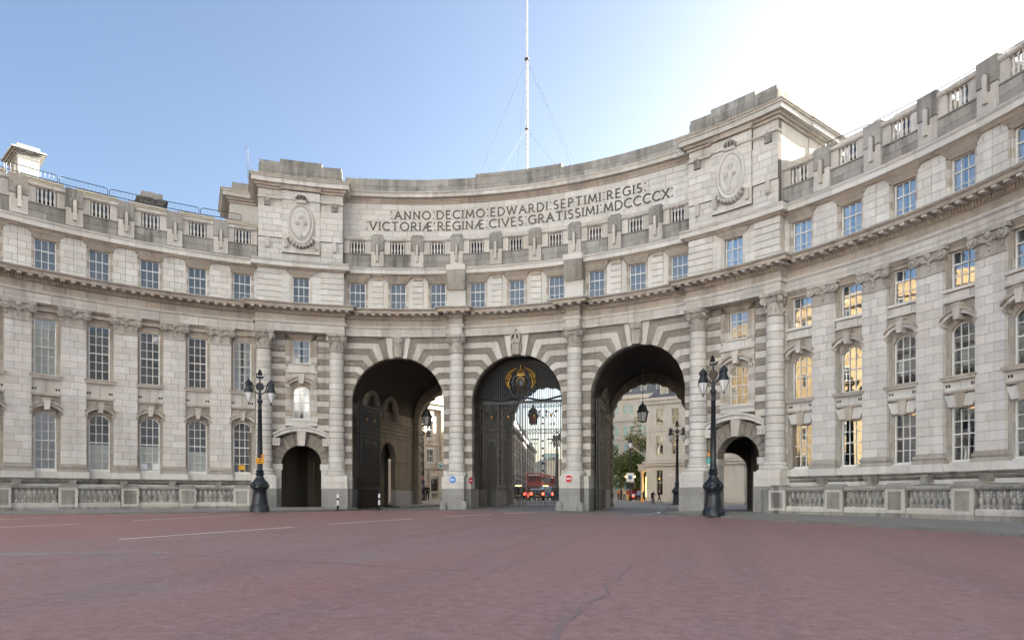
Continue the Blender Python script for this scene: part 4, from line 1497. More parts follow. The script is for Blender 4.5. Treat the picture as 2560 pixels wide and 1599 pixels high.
# ---------------------------------------------------------------- roofs, dormers, chimneys, roof railings
for sg in (-1, 1):
    lo, hi = sorted((sg * (1.62 if sg > 0 else WEND), sg * (PA1 - .02)))
    m = MB()
    m.sweep([(32.98, 20.2), (34.6, 20.6), (36.3, 22.25), (44, 22.4), (44, -.5)], lo, hi, 16, 'slate', caps=False)
    bentry('roof', m)
m = MB()
m.sweep([(33.6, 24.9), (41.5, 25.0), (41.5, 13)], -.60, .60, 14, 'slate', caps=False)
bentry('roof', m)
dm_ = MB()
dm_.box(-.98, .98, 34.05, 36.3, 20.4, 22.28, 0, 1, 'white_paint')
dm_.box(-1.15, 1.15, 33.88, 36.3, 22.28, 22.42, 0, 1, 'cream_paint')
dm_.box(-1.22, 1.22, 33.80, 36.3, 22.42, 22.52, 0, 1, 'cream_paint')
dm_.box(-1.18, 1.18, 33.84, 36.4, 22.52, 22.58, 0, 1, 'lead')
me_dorm = dm_.mesh('dormer')
dp = MB(); dp.box(-.25, .25, 34.02, 34.06, 0, 1.72)
me_dp = dp.mesh('pane', 'dark_glass')
rl = MB()
HWR = 1.5
def rail_mesh():
    m = MB()
    def P3(s, z): return PT(s / 35.6, 35.6, z)
    for z in (22.75, 23.28):
        m.tube([P3(-HWR + i * HWR / 3, z) for i in range(7)], .028, 5)
    top = [P3(-HWR, 22.6), P3(-HWR, 23.6), P3(-HWR + .05, 23.72), P3(-HWR + .18, 23.78)] + [P3(-HWR + .5 + i * .5, 23.78) for i in range(5)] + [P3(HWR - .18, 23.78), P3(HWR - .05, 23.72), P3(HWR, 23.6), P3(HWR, 22.6)]
    m.tube(top, .028, 5)
    for i in range(1, 12):
        s = -HWR + i * 2 * HWR / 12
        m.tube([P3(s, 22.75), P3(s, 23.78)], .009, 3)
    m.tube([P3(.6, 22.3), P3(.6, 23.3)], .035, 5)
    return m.mesh('roof_railing', 'iron')
me_rail = rail_mesh()
for sg in (-1, 1):
    for k, ab in enumerate(WBAYS):
        a = sg * ab
        d = link('dormer', me_dorm, B, -a)
        for s in (-.52, 0, .52):
            link('pane', me_dp, d, -(a + s / R0), (0, 0, 20.48))
    for k in range(6):
        link('roof_railing', me_rail, B, -sg * (.70 + .0875 * k))
def chimney(a, R, w2, dep, z0, z1, ctop):
    m = MB()
    m.box(-w2, w2, R, R + dep, z0, z1, 0, 1, 'stone_grey')
    for i in range(6):                       # cavetto cap
        e_ = .36 * (i / 5) ** 2
        zz = z1 - .1 + i * .11
        m.box(-w2 - e_, w2 + e_, R - e_, R + dep + e_, zz, zz + .112, 0, 1, 'stone_grey')
    m.box(-w2 - .05, w2 + .05, R - .02, R + dep, z1 + .56, ctop, 0, 1, 'stone_grey')
    return bentry('chimney', m, a=a)
chimney(-1.054, 36.0, .57, 2.6, 22.0, 24.55, 25.45)
chimney(-.835, 36.6, .62, 1.6, 22.0, 23.5, 24.6)
# lightning rod on the left tower, flagpole with stays behind the inscription
m = MB(); m.tube([PT(-.645, 33.0, 25.6), PT(-.645, 33.0, 27.95)], .03, 5); m.tube([PT(-.645, 33.0, 27.95), PT(-.648, 33.0, 28.05), PT(-.651, 33.0, 28.0)], .03, 5)
bentry('lightning_rod', m, 'wire')
m = MB()
fx, fy = -.05, 36.5
m.tube([(fx, fy, 25), (fx, fy, 37.9)], .095, 10); m.tube([(fx, fy, 37.9), (fx, fy, 58)], [.075, .05], 10)
pole = bentry('flagpole', m, 'pole_white', smooth=40)
m = MB(); m.lathe([(.16, 37.75), (.2, 37.78), (.2, 37.92), (.16, 37.95)], (fx, fy), 10); m.lathe([(.15, 31.9), (.18, 31.92), (.18, 32.0), (.15, 32.02)], (fx, fy), 10)
build('collar', m, 'wood', pole)
for x, y, z, z2 in ((-7.0, 38.5, 25, 37.8), (-3.2, 43, 25, 37.8), (5.6, 36, 25, 37.8), (5.2, 40, 25, 37.8), (4.4, 35, 25.6, 32), (-4.5, 36, 25, 32)):
    m = MB(); m.tube([(x, y, z), (fx, fy, z2)], .012, 3); build('stay_wire', m, 'wire', pole)

# ---------------------------------------------------------------- shell: dark rooms behind the windows, back walls, passages
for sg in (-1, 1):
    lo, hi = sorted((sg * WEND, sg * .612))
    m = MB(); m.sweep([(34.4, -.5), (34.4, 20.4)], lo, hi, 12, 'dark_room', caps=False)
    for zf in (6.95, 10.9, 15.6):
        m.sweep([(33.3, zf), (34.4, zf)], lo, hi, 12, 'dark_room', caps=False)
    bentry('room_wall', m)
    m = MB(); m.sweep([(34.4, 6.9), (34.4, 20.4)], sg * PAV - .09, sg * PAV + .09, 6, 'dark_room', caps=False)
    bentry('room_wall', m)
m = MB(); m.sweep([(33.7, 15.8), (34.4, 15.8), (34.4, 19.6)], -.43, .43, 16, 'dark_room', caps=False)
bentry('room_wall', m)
# plain end of the right wing, outside the picture
m = MB(); m.sweep([(32.7, -.5), (32.7, 22.0), (33.3, 22.0)], WEND, 1.62, 6, 'stone', caps=False); bentry('wing_end', m)

XC = 33 * sin(ST)
YB = 43.7
def back_wall():
    m = MB()
    ops = [(-16.5, 1.6, 3.4, 1.5, 4.7), (-XC, 3.3, 8.1, 3.3, 25), (0, 3.3, 8.1, 3.3, 25), (XC, 3.3, 8.1, 3.3, 25), (16.5, 1.6, 3.4, 1.5, 4.7)]
    x = -26.5
    def strip(x0, x1, z0, z1):
        m.xbox(x0, x1, YB, YB + .9, z0, z1)
    for xc, hw, zs, rise, _ in ops:
        strip(x, xc - hw, -.5, 25)
        n = 16
        for i in range(n):
            x0, x1 = xc - hw * cos(pi * i / n), xc - hw * cos(pi * (i + 1) / n)
            z0 = zs + rise * sin(pi * i / n); z1 = zs + rise * sin(pi * (i + 1) / n)
            m.add([(x0, YB, z0), (x1, YB, z1), (x1, YB, 25), (x0, YB, 25), (x0, YB + .9, z0), (x1, YB + .9, z1), (x1, YB + .9, 25), (x0, YB + .9, 25)],
                  [[0, 1, 2, 3], [7, 6, 5, 4], [0, 4, 5, 1]])
        x = xc + hw
    strip(x, 26.5, -.5, 25)
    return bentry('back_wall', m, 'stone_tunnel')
bwall = back_wall()
# rusticated rings of the far arches
for xc in (-XC, 0, XC):
    for sg in (-1, 1):
        for j in range(0, 17, 2):
            m = MB(); m.xbox(min(sg * 3.22, sg * 3.7) + xc, max(sg * 3.22, sg * 3.7) + xc, YB - .12, YB + 1.0, j * .45, j * .45 + .42)
            build('ring_block', m, 'stone_tunnel', bwall)
    for j in range(1, 24, 2):
        t0, t1 = pi * j / 24 - .06, pi * j / 24 + .06
        pts = [(r * cos(t), 8.1 + r * sin(t)) for r, t in ((3.22, t0), (3.7, t0), (3.7, t1), (3.22, t1))]
        m = MB()
        m.add([(xc + s, YB - .12, z) for s, z in pts] + [(xc + s, YB + 1.0, z) for s, z in pts], [[0, 1, 2, 3], [7, 6, 5, 4], [0, 4, 5, 1], [1, 5, 6, 2], [2, 6, 7, 3], [3, 7, 4, 0]])
        build('ring_block', m, 'stone_tunnel', bwall)

def vault(a):
    m = MB()
    n = 24
    pts = [(RA * cos(pi * i / n), ZS + RA * sin(pi * i / n)) for i in range(n + 1)]
    vs_ = []
    for s, z in pts:
        p = PT(a + s / R0, 33.85, z)
        vs_ += [p, (p[0], YB + .05, z)]
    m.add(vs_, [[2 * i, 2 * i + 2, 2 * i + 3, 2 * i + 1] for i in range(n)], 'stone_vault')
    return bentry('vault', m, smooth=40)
for a in (-ST, 0, ST):
    vault(a)
def side_wall(a, s, face, openings, nm='passage_wall', TM='stone_tunnel'):
    """Passage wall running back from the front along +Y: channelled courses over arched openings."""
    p = PT(a + s / R0, 33.8, 0)
    x, y0, y1 = p[0], p[1], YB
    th = .45 * face                      # thickness away from the passage
    m = MB()
    def slab(ya, yb, z0, z1, mt=None, pr=0.0):
        mt = mt or TM
        m.xbox(min(x - pr * face, x + th), max(x - pr * face, x + th), ya, yb, z0, z1, mt)
    ys = y0
    for yc, hw, zs in openings:
        slab(ys, yc - hw, -.4, 1.6, 'granite'); slab(ys, yc - hw, 1.62, 4.2)
        slab(ys, yc - hw, 4.2, 4.38, TM, .06)
        slab(ys, yc - hw, 4.38, 6.35)
        n = 12
        for i in range(n):
            ya, yb = yc - hw * cos(pi * i / n), yc - hw * cos(pi * (i + 1) / n)
            za, zb = zs + hw * sin(pi * i / n), zs + hw * sin(pi * (i + 1) / n)
            vs_ = [(xx, yy, zz) for xx in (x, x + th) for yy, zz in ((ya, za), (yb, zb), (yb, 6.35), (ya, 6.35))]
            m.add(vs_, [[0, 1, 2, 3], [7, 6, 5, 4], [0, 4, 5, 1]], TM)
            yo, zo = lambda q: yc - (hw + .22) * cos(pi * q / n), lambda q: zs + (hw + .22) * sin(pi * q / n)
            vs_ = [(xx, yy, zz) for xx in (x - .07 * face, x) for yy, zz in ((ya, za), (yb, zb), (yo(i + 1), zo(i + 1)), (yo(i), zo(i)))]
            m.add(vs_, [[0, 1, 2, 3], [0, 4, 5, 1], [2, 6, 7, 3]], TM)
        ys = yc + hw
    slab(ys, y1, -.4, 1.6, 'granite'); slab(ys, y1, 1.62, 4.2); slab(ys, y1, 4.2, 4.38, TM, .06); slab(ys, y1, 4.38, 6.35)
    m.xbox(x + th * .3, x + th, y0, y1, 6.3, 8.7, 'joint')
    z = 4.42
    for i in range(7):
        z0 = 5.98 + i * .36
        if z0 > 7.6:
            break
        slab(y0, y1, z0 + .03, z0 + .345, TM, .015) if z0 > 6.3 else None
    slab(y0, y1, 7.72, 7.90, TM, .12)
    slab(y0, y1, 7.905, 8.7)
    # lunettes springing above the cornice
    for yc, hw, zs in openings:
        n = 12
        for i in range(n):
            t0, t1 = pi * i / n, pi * (i + 1) / n
            q = lambda r, t: (yc - r * cos(t), 8.0 + r * 1.35 * sin(t))
            pts = [q(1.25, t0), q(1.55, t0), q(1.55, t1), q(1.25, t1)]
            vs_ = [(xx, yy, zz) for xx in (x - .42 * face, x + .1 * face) for yy, zz in pts]
            m.add(vs_, [[0, 1, 2, 3], [0, 4, 7, 3], [1, 5, 6, 2]], TM)
    return bentry(nm, m)
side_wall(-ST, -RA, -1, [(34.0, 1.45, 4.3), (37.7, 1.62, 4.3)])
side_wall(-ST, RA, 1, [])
side_wall(0, -RA, -1, [(38.5, 1.5, 4.3)], TM='stone_tunnel_shaded')
side_wall(0, RA, 1, [], TM='stone_tunnel_shaded')
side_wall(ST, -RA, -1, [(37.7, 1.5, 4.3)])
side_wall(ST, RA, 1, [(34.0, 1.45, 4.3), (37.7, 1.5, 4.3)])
# pedestrian passages: ceiling, outer wall, inner piers
for sg in (-1, 1):
    m = MB()
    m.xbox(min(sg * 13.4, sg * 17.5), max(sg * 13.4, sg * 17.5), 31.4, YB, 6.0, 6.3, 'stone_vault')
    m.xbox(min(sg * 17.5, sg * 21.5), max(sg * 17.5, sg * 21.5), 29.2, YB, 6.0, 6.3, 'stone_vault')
    for y0 in (33.5, 37.2, 40.9):
        m.xbox(min(sg * 18.3, sg * 19.0), max(sg * 18.3, sg * 19.0), y0, y0 + .9, -.2, 6.0, 'stone_tunnel')
    m.xbox(min(sg * 19.6, sg * 20.0), max(sg * 19.6, sg * 20.0), 26.5, YB, -.4, 6.0, 'stone_tunnel')
    m.xbox(min(sg * 14.9, sg * 15.5), max(sg * 14.9, sg * 15.5), 34.2 - 2.2, 35.1 - 2.2, -.2, 6.0, 'stone_tunnel')
    m.xbox(min(sg * 14.9, sg * 15.5), max(sg * 14.9, sg * 15.5), 40.2, 41.1, -.2, 6.0, 'stone_tunnel')
    bentry('passage_pier', m)
# ================================================================== GROUND
def grid_sheet(name, xs, ys, off, mat, keep=None, kind='structure'):
    vs_, fs_ = [], []
    for y in ys:
        for x in xs:
            vs_.append((x, y, zg(x, y) + off))
    nx = len(xs)
    for j in range(len(ys) - 1):
        for i in range(nx - 1):
            fs_.append([j * nx + i, j * nx + i + 1, (j + 1) * nx + i + 1, (j + 1) * nx + i])
    m = MB(); m.add(vs_, fs_)
    o = build(name, m, mat)
    o['kind'] = kind
    return o
rng = lambda a, b, s: [a + s * i for i in range(int((b - a) / s) + 1)]
grid_sheet('ground', [-1500, -400, -120, -70] + rng(-45, 45, 1.5) + [70, 120, 400, 1500], [-1500, -300, -100, -70] + rng(-50, 64, 1.5) + [90, 140, 250, 500, 1500], -.012, 'asphalt')
# red road surface, its far edge following the apron in front of the arches
def yedge(x):
    P = [(-46, 6), (-30, 14), (-20, 24), (-12, 28.6), (-8.2, 28.3), (-4, 27.0), (2.1, 25.6), (7.6, 25.6), (12.8, 24.6), (20, 20), (30, 6), (46, -10)]
    for (x0, y0), (x1, y1) in zip(P, P[1:]):
        if x0 <= x <= x1:
            return y0 + (y1 - y0) * (x - x0) / (x1 - x0)
    return 0
m = MB()
xs = rng(-46, 46, 1.0)
rows = 60
vs_ = []
for j in range(rows + 1):
    for x in xs:
        y = -60 + (yedge(x) + 60) * (j / rows)
        vs_.append((x, y, zg(x, y)))
nx = len(xs)
m.add(vs_, [[j * nx + i, j * nx + i + 1, (j + 1) * nx + i + 1, (j + 1) * nx + i] for j in range(rows) for i in range(nx - 1)])
build('road', m, 'road_red')['kind'] = 'structure'

def strip(mb, pts, w_, off=.012, mat=None):
    """flat band along a ground polyline"""
    Q = []
    for (x0, y0), (x1, y1) in zip(pts, pts[1:]):
        n = max(1, int(math.hypot(x1 - x0, y1 - y0) / .8))
        for i in range(n):
            Q.append((x0 + (x1 - x0) * i / n, y0 + (y1 - y0) * i / n))
    Q.append(pts[-1])
    ws = w_ if callable(w_) else (lambda t: w_)
    vs_ = []
    for i, (x, y) in enumerate(Q):
        a_, b_ = Q[max(0, i - 1)], Q[min(len(Q) - 1, i + 1)]
        dx, dy = b_[0] - a_[0], b_[1] - a_[1]
        L = math.hypot(dx, dy)
        h = ws(i / max(1, len(Q) - 1)) / 2
        for sg in (-1, 1):
            px, py = x - dy / L * h * sg, y + dx / L * h * sg
            vs_.append((px, py, zg(px, py) + off))
    mb.add(vs_, [[2 * i, 2 * i + 1, 2 * i + 3, 2 * i + 2] for i in range(len(Q) - 1)], mat)
MARKS = [[(-12.35, -.6), (-12.04, 3.93)], [(-2.63, -3.54), (-1.94, 4.45)], [(-1.86, 7.1), (-.94, 14.43)], [(-.54, 17.7), (1.27, 21.55)], [(1.82, 22.87), (3.15, 25.6)],
         [(-19.95, 5.6), (-19.17, 8.89)], [(-12.53, 7.4), (-13.09, 16.15)], [(-19.66, 12.83), (-18.08, 16.3)], [(-12.75, 17.94), (-11.89, 23.46)],
         [(3.3, -17), (-2.9, -8)][::-1] if False else [(-3.6, -16), (-3.1, -8.5)]]
for p in MARKS:
    m = MB(); strip(m, p, .19 if p[0][0] > -5 else .17); o = build('lane_marking', m, 'road_paint'); o['kind'] = 'structure'
m = MB(); strip(m, [(9.9, 25.2), (10.5, 26.4), (11.0, 28.5), (11.2, 31), (11.0, 33.5)], .16); build('lane_marking', m, 'road_paint')['kind'] = 'structure'
for i in range(4):
    m = MB(); x = 10.6 + i * .75; strip(m, [(x, 25.15 - i * .1), (x + .45, 25.08 - i * .1)], .2); build('lane_marking', m, 'road_paint')['kind'] = 'structure'
# worn strip of bare chippings, the crack that runs on from it and an old seam
m = MB()
wig = random.Random(2)
strip(m, [(-9, -11.5), (-5, -9.9), (-2.2, -8.9), (-.8, -8.0), (.2, -7.2), (1.2, -6.8), (2.2, -6.9)], lambda t: .10 + 1.9 * (1 - t) ** .8, .006)
build('worn_patch', m, 'gravel')['kind'] = 'structure'
m = MB()
pts = [(-.6, -7.6), (.9, -6.9)]
x, y = .9, -6.9
while x < 9.7:
    x += .35; y = -6.9 + (x - .9) * -.17 + wig.uniform(-.09, .09); pts.append((x, y))
strip(m, pts, lambda t: .018 + .03 * (1 - t) * (.3 + .7 * abs(sin(t * 37))), .007)
build('road_crack', m, 'crack')['kind'] = 'structure'
m = MB()
pts = [(12.42 + wig.uniform(-.12, .12), -14.4 + i * .55) for i in range(20)]
strip(m, pts, lambda t: .02 + .10 * (1 - t) * abs(sin(t * 23)), .006)
build('road_seam', m, 'seam')['kind'] = 'structure'

# pavements with kerbs, up to the wings
KL = [(-40, -8), (-31, 5.5), (-26.0, 11.5), (-23.3, 13.4), (-20.8, 15.7), (-18.4, 18.5), (-16.2, 21.3), (-13.9, 23.7), (-12.7, 26.4), (-12.3, 28.9), (-12.6, 30.4)]
KR = [(11.9, 28.4), (12.6, 26.2), (13.3, 24.1), (15.1, 22.0), (17.05, 18.96), (18.7, 16.4), (20.1, 14.4), (21.7, 11.35), (23.2, 9.0), (24.3, 6.4), (25.5, 3), (26.5, -2), (27, -10), (27, -24)]
def pavement(K, nm):
    Q = []
    for (x0, y0), (x1, y1) in zip(K, K[1:]):
        n = max(1, int(math.hypot(x1 - x0, y1 - y0) / 1.0))
        for i in range(n):
            Q.append((x0 + (x1 - x0) * i / n, y0 + (y1 - y0) * i / n))
    Q.append(K[-1])
    m = MB(); k = MB()
    NR = 5
    vs_ = []
    for x, y in Q:
        R = math.hypot(x, y); Ro = max(33.0, R + 4)
        for j in range(NR + 1):
            f = j / NR
            Rj = R + (Ro - R) * f
            px, py = x / R * Rj, y / R * Rj
            vs_.append((px, py, zg(px, py) + .12 + .12 * sst(f * 1.7)))
    m.add(vs_, [[i * (NR + 1) + j, i * (NR + 1) + j + 1, (i + 1) * (NR + 1) + j + 1, (i + 1) * (NR + 1) + j] for i in range(len(Q) - 1) for j in range(NR)])
    o = build(nm, m, 'paving'); o['kind'] = 'structure'
    for (x0, y0), (x1, y1) in zip(Q, Q[1:]):
        L = math.hypot(x1 - x0, y1 - y0)
        cx, cy = (x0 + x1) / 2, (y0 + y1) / 2
        R = math.hypot(cx, cy)
        ux, uy = (x1 - x0) / L, (y1 - y0) / L
        ox, oy = cx / R, cy / R
        hl = L / 2 - .01
        vs_ = []
        for t in (-hl, hl):
            for dpt, zz in ((-.14, -.05), (-.14, .105), (-.115, .125), (.02, .125), (.02, -.05)):
                px, py = cx + ux * t + ox * dpt, cy + uy * t + oy * dpt
                vs_.append((px, py, zg(px, py) + zz))
        k.add(vs_, [[0, 1, 6, 5], [1, 2, 7, 6], [2, 3, 8, 7], [3, 4, 9, 8], [0, 4, 3, 2, 1], [5, 6, 7, 8, 9]])
    kk = build('kerb', k, 'kerb', o); kk['kind'] = 'stuff'
    return o
pavement(KL, 'pavement'); pavement(KR, 'pavement')

# ================================================================== STREET BALUSTRADES IN FRONT OF THE WINGS
sb = MB()
sb.lathe([(.125, 0), (.125, .06), (.085, .10), (.075, .14), (.12, .25), (.14, .34), (.125, .44), (.075, .52), (.07, .55), (.095, .57), (.095, .61), (.065, .64), (.07, .74), (.10, .80), (.125, .82), (.125, .86)], (0, 0), 12)
sb_me = sb.mesh('baluster', 'stone_soot', 50)
RB = 30.2
BP = .1195
def street_balustrade(sg, z0, label):
    t = thing('balustrade', label, 'balustrade', PT(sg * .9, RB, z0), 0, 'balustrades before the wings')
    def bx(nm, mb, a, mt=None):
        return build(nm, mb, mt, t, a, (0, 0, z0))
    piers = [.662 + BP * k for k in range(5)]
    for k, pa in enumerate(piers):
        m = MB()
        m.box(-.60, .60, RB - .34, RB + .34, -.25, .19, 0, 1, 'stone_soot')
        m.box(-.56, .56, RB - .30, RB + .30, .19, 1.42, 0, 1, 'stone_soot')
        for s0, s1, za, zb in ((-.57, -.42, .2, 1.41), (.42, .57, .2, 1.41), (-.42, .42, .2, .36), (-.42, .42, 1.28, 1.41)):
            m.box(s0, s1, RB - .335, RB - .2, za, zb, 0, 1, 'stone')
        m.box(-.62, .62, RB - .36, RB + .36, 1.42, 1.54, 0, 1, 'stone_grey')
        m.prism([(-.60, 1.54), (.60, 1.54), (.40, 1.72), (-.40, 1.72)], RB - .33, RB + .33, 0, 'stone_grey')
        if k == 0:
            m.box(.60 * sg * -1 - .0, .60 * sg * -1 + (-sg) * .55, RB - .28, RB + .28, -.25, 1.45, 0, 1, 'stone_soot') if sg > 0 else m.box(.62, 1.2, RB - .28, RB + .28, -.25, 1.6, 0, 1, 'stone_soot')
        bx('pier', m, sg * pa)
    for k in range(5):
        a0, a1 = piers[k] + .0185, piers[k] + BP - .0185
        lo, hi = sorted((sg * a0, sg * a1))
        m = MB()
        m.sweep([(RB + .26, -.25), (RB - .26, -.25), (RB - .26, .18), (RB + .26, .18)], lo, hi, 3, 'stone_soot')
        m.sweep([(RB + .2, .185), (RB - .2, .185), (RB - .2, .40), (RB - .16, .47), (RB + .2, .47)], lo, hi, 3, 'stone')
        bx('plinth', m, 0)
        m = MB()
        m.sweep([(RB + .22, 1.33), (RB - .18, 1.33), (RB - .24, 1.42), (RB - .24, 1.5), (RB - .16, 1.55), (RB + .22, 1.56)], lo, hi, 3, 'stone_grey')
        bx('handrail', m, 0)
        L = (hi - lo) * RB
        for i in range(8):
            a = lo + (hi - lo) * (i + .5) / 8
            link('baluster', sb_me, t, -a, PT(a, RB, z0 + .47))
    return t
street_balustrade(-1, .13, 'sooty stone balustrade in front of the left wing behind the white lane markings')
street_balustrade(1, -.05, 'sooty stone balustrade in front of the right wing beside the grey pavement')

# ================================================================== LAMP POSTS
def lamp_meshes():
    M = {}
    b = MB()
    b.lathe([(.66, 0), (.66, .30), (.60, .36), (.58, .46), (.52, .52)], (0, 0), 8, rot=pi / 8)
    b.lathe([(.52, .50), (.49, .70), (.44, 1.1), (.42, 1.42), (.46, 1.48), (.54, 1.55), (.55, 1.66), (.50, 1.76), (.56, 1.82), (.55, 1.92), (.42, 2.02), (.30, 2.2), (.22, 2.36), (.24, 2.44), (.30, 2.5), (.27, 2.56), (.22, 2.60)], (0, 0), 16)
    for i in range(8):
        t = 2 * pi * i / 8
        b.ball((.50 * cos(t), .50 * sin(t), 1.72), .12, 8, 5, sz=(1, 1, 1.3))
    M['base'] = b.mesh('base', 'lamp_iron', 50)
    s = MB()
    s.lathe([(.20, 2.58), (.24, 2.62), (.26, 2.7), (.21, 2.76), (.185, 2.8), (.18, 3.4), (.125, 6.7), (.15, 6.73), (.15, 6.79), (.12, 6.83), (.115, 7.15), (.17, 7.2), (.19, 7.3), (.17, 7.4), (.10, 7.46), (.12, 7.6), (.10, 7.75), (.085, 7.9)], (0, 0), 14)
    M['shaft'] = s.mesh('shaft', 'lamp_iron', 50)
    a = MB()
    # round badge in an open ring, curling arms
    vsd = [(0, 0)]
    a.tube([(0, -.06, 8.28), (0, .06, 8.28)], .27, 20)
    for sg in (-1, 1):
        pts = [(0, 0, 7.8), (sg * .18, 0, 7.82), (sg * .34, 0, 7.98), (sg * .42, 0, 8.2), (sg * .44, 0, 8.42), (sg * .52, 0, 8.56), (sg * .66, 0, 8.58), (sg * .70, 0, 8.5)]
        a.tube(pts, .04, 7)
        a.tube([(sg * .28, 0, 8.32), (sg * .44, 0, 8.35), (sg * .6, 0, 8.45)], .03, 6)
    a.tube([(0, 0, 7.85), (0, 0, 8.05)], .07, 8)
    a.tube([(0, 0, 8.5), (0, 0, 8.85)], [.06, .04], 8)
    M['arms'] = a.mesh('arms', 'lamp_iron', 50)
    f = MB()                                     # little sailing ship on top
    n = 8
    pts = [(-.26, 8.98), (-.2, 8.84), (0, 8.79), (.2, 8.84), (.30, 9.02), (.18, 8.97), (-.16, 8.96)]
    k = len(pts)
    vs_ = [(x, y * (.7 if abs(x) > .15 else 1), z) for y in (-.08, .08) for x, z in pts]
    f.add(vs_, [list(range(k)), list(range(k, 2 * k))[::-1]] + [[i, (i + 1) % k, (i + 1) % k + k, i + k] for i in range(k)])
    f.tube([(-.02, 0, 8.9), (-.02, 0, 9.5)], .02, 5)
    for z0, z1, w1, w0 in ((9.02, 9.22, .17, .13), (9.24, 9.38, .11, .08)):
        f.add([(-w1, -.03, z0), (w1, -.03, z0), (w0, -.1, z1), (-w0, -.1, z1), (-w1, 0, z0), (w1, 0, z0), (w0, -.06, z1), (-w0, -.06, z1)], [[0, 1, 2, 3], [7, 6, 5, 4], [0, 4, 5, 1], [1, 5, 6, 2], [2, 6, 7, 3], [3, 7, 4, 0]])
    f.tube([(.28, 0, 9.0), (.36, 0, 9.1)], .02, 5)
    f.tube([(-.22, 0, 8.96), (-.2, 0, 9.2)], .025, 5)
    M['finial'] = f.mesh('finial', 'lamp_iron', 50)
    g_ = MB()
    g_.lathe([(.03, 7.20), (.10, 7.34), (.20, 7.56), (.265, 7.78), (.275, 7.90), (.26, 7.98)], (0, 0), 14)
    M['globe'] = g_.mesh('globe', 'lantern_glass', 50)
    h = MB()
    h.lathe([(.285, 7.94), (.30, 7.98), (.26, 8.06), (.19, 8.24), (.18, 8.34), (.24, 8.38), (.24, 8.50), (.20, 8.54), (.16, 8.62), (.06, 8.68), (.03, 8.76)], (0, 0), 14)
    h.lathe([(.02, 7.06), (.045, 7.14), (.06, 7.22), (.03, 7.26)], (0, 0), 8)
    h.lathe([(.283, 7.86), (.29, 7.90), (.283, 7.94)], (0, 0), 14)
    for i in range(4):
        t = pi / 2 * i + pi / 4
        h.tube([(.035 * cos(t), .035 * sin(t), 7.2), (.11 * cos(t), .11 * sin(t), 7.34), (.21 * cos(t), .21 * sin(t), 7.56), (.275 * cos(t), .275 * sin(t), 7.78), (.285 * cos(t), .285 * sin(t), 7.92)], .012, 4)
    M['hood'] = h.mesh('lantern_hood', 'lamp_iron', 50)
    return M
LMP = lamp_meshes()
def lamp_post(x, y, z, a, label, signs=None):
    t = thing('street_lamp', label, 'street lamp', (x, y, z), -a, 'cast iron street lamps with twin lanterns')
    for nm, k in (('base', 'base'), ('shaft', 'shaft'), ('arms', 'arms'), ('finial', 'finial')):
        local_part(nm, LMP[k], None, t)
    for sg in (-1, 1):
        g_ = local_part('globe', LMP['globe'], None, t, loc=(sg * .70, 0, 0))
        hd = local_part('lantern_hood', LMP['hood'], None, g_)
    return t
zl = zg(-14.13, 19.63) + .12
LP1 = lamp_post(-14.2, 19.8, -.02, -.624, 'dark iron lamp post carrying yellow signs before the left pavilion')
zr = zg(14.72, 22.14) + .12
LP2 = lamp_post(14.72, 22.14, -.14, .60, 'dark iron lamp post on the kerb corner before the right pavilion')
m = MB()
m.xbox(-.26, .26, -.30, -.27, 3.18, 3.55, 'yellow')
m.lathe([(.07, 0), (.07, .012)], (0, 0), 4, 'yellow')
s = local_part('notice', m, None, LP1, rot=0)
m2 = MB(); m2.xbox(.08, .30, -.26, -.23, 3.6, 3.78, 'orange'); local_part('notice', m2, None, LP1)
m2 = MB(); m2.tube([(0, -.31, 3.42), (0, -.302, 3.42)], .075, 14, 'sign_red'); m2.xbox(-.18, .18, -.306, -.302, 3.25, 3.28, 'black'); local_part('notice_emblem', m2, None, LP1)
m2 = MB(); m2.tube([(-.24, -.18, 3.62), (-.24, -.10, 3.62)], .09, 10, 'orange'); m2.xbox(-.38, -.16, -.18, .1, 3.05, 3.40, 'teal'); local_part('notice', m2, None, LP2, rot=0.5)

# ================================================================== BOLLARDS, GUARD STONES, SIGNS
bm_ = MB(); bm_.lathe([(.085, -.1), (.085, .42)], (0, 0), 12, 'black')
bm_.lathe([(.083, .42), (.083, .82)], (0, 0), 12, 'sign_white'); bm_.lathe([(.09, .82), (.09, .97)], (0, 0), 12, 'black')
bm_.lathe([(.083, .97), (.083, 1.22), (.05, 1.28), (.01, 1.3)], (0, 0), 12, 'sign_white')
me_bol = bm_.mesh('bollard', None, 40)
for (x, y), lb in (((-12.3, 26.7), 'black and white bollard before the pedestal of the left pavilion'), ((-10.3, 29.6), 'black and white bollard beside the open gate of the left arch')):
    o = link('bollard', me_bol, None, 0, (x, y, zg(x, y))); tag(o, lb, 'bollard', 'striped bollards')
gs = MB(); gs.lathe([(.30, -.1), (.29, .3), (.27, .48), (.20, .60), (.10, .66), (.01, .67)], (0, 0), 14)
me_gs = gs.mesh('guard_stone', 'granite', 50)
for a, R, lb in ((-.1472 - .0265, 31.3, 'left rounded guard stone at the foot of the pier with the blue arrow sign'), (-.1472 + .0265, 31.3, 'right rounded guard stone at the foot of the pier with the blue arrow sign'),
                 (.1472 - .0265, 31.3, 'left rounded guard stone at the foot of the pier with the no entry sign'), (.1472 + .0265, 31.3, 'right rounded guard stone at the foot of the pier with the no entry sign'),
                 (-.1905, 43.6, 'guard stone at the far end of the left arch')):
    p = PT(a, R, 0)
    o = link('guard_stone', me_gs, None, 0, (p[0], p[1], zg(p[0], p[1]))); tag(o, lb, 'guard stone', 'granite guard stones')
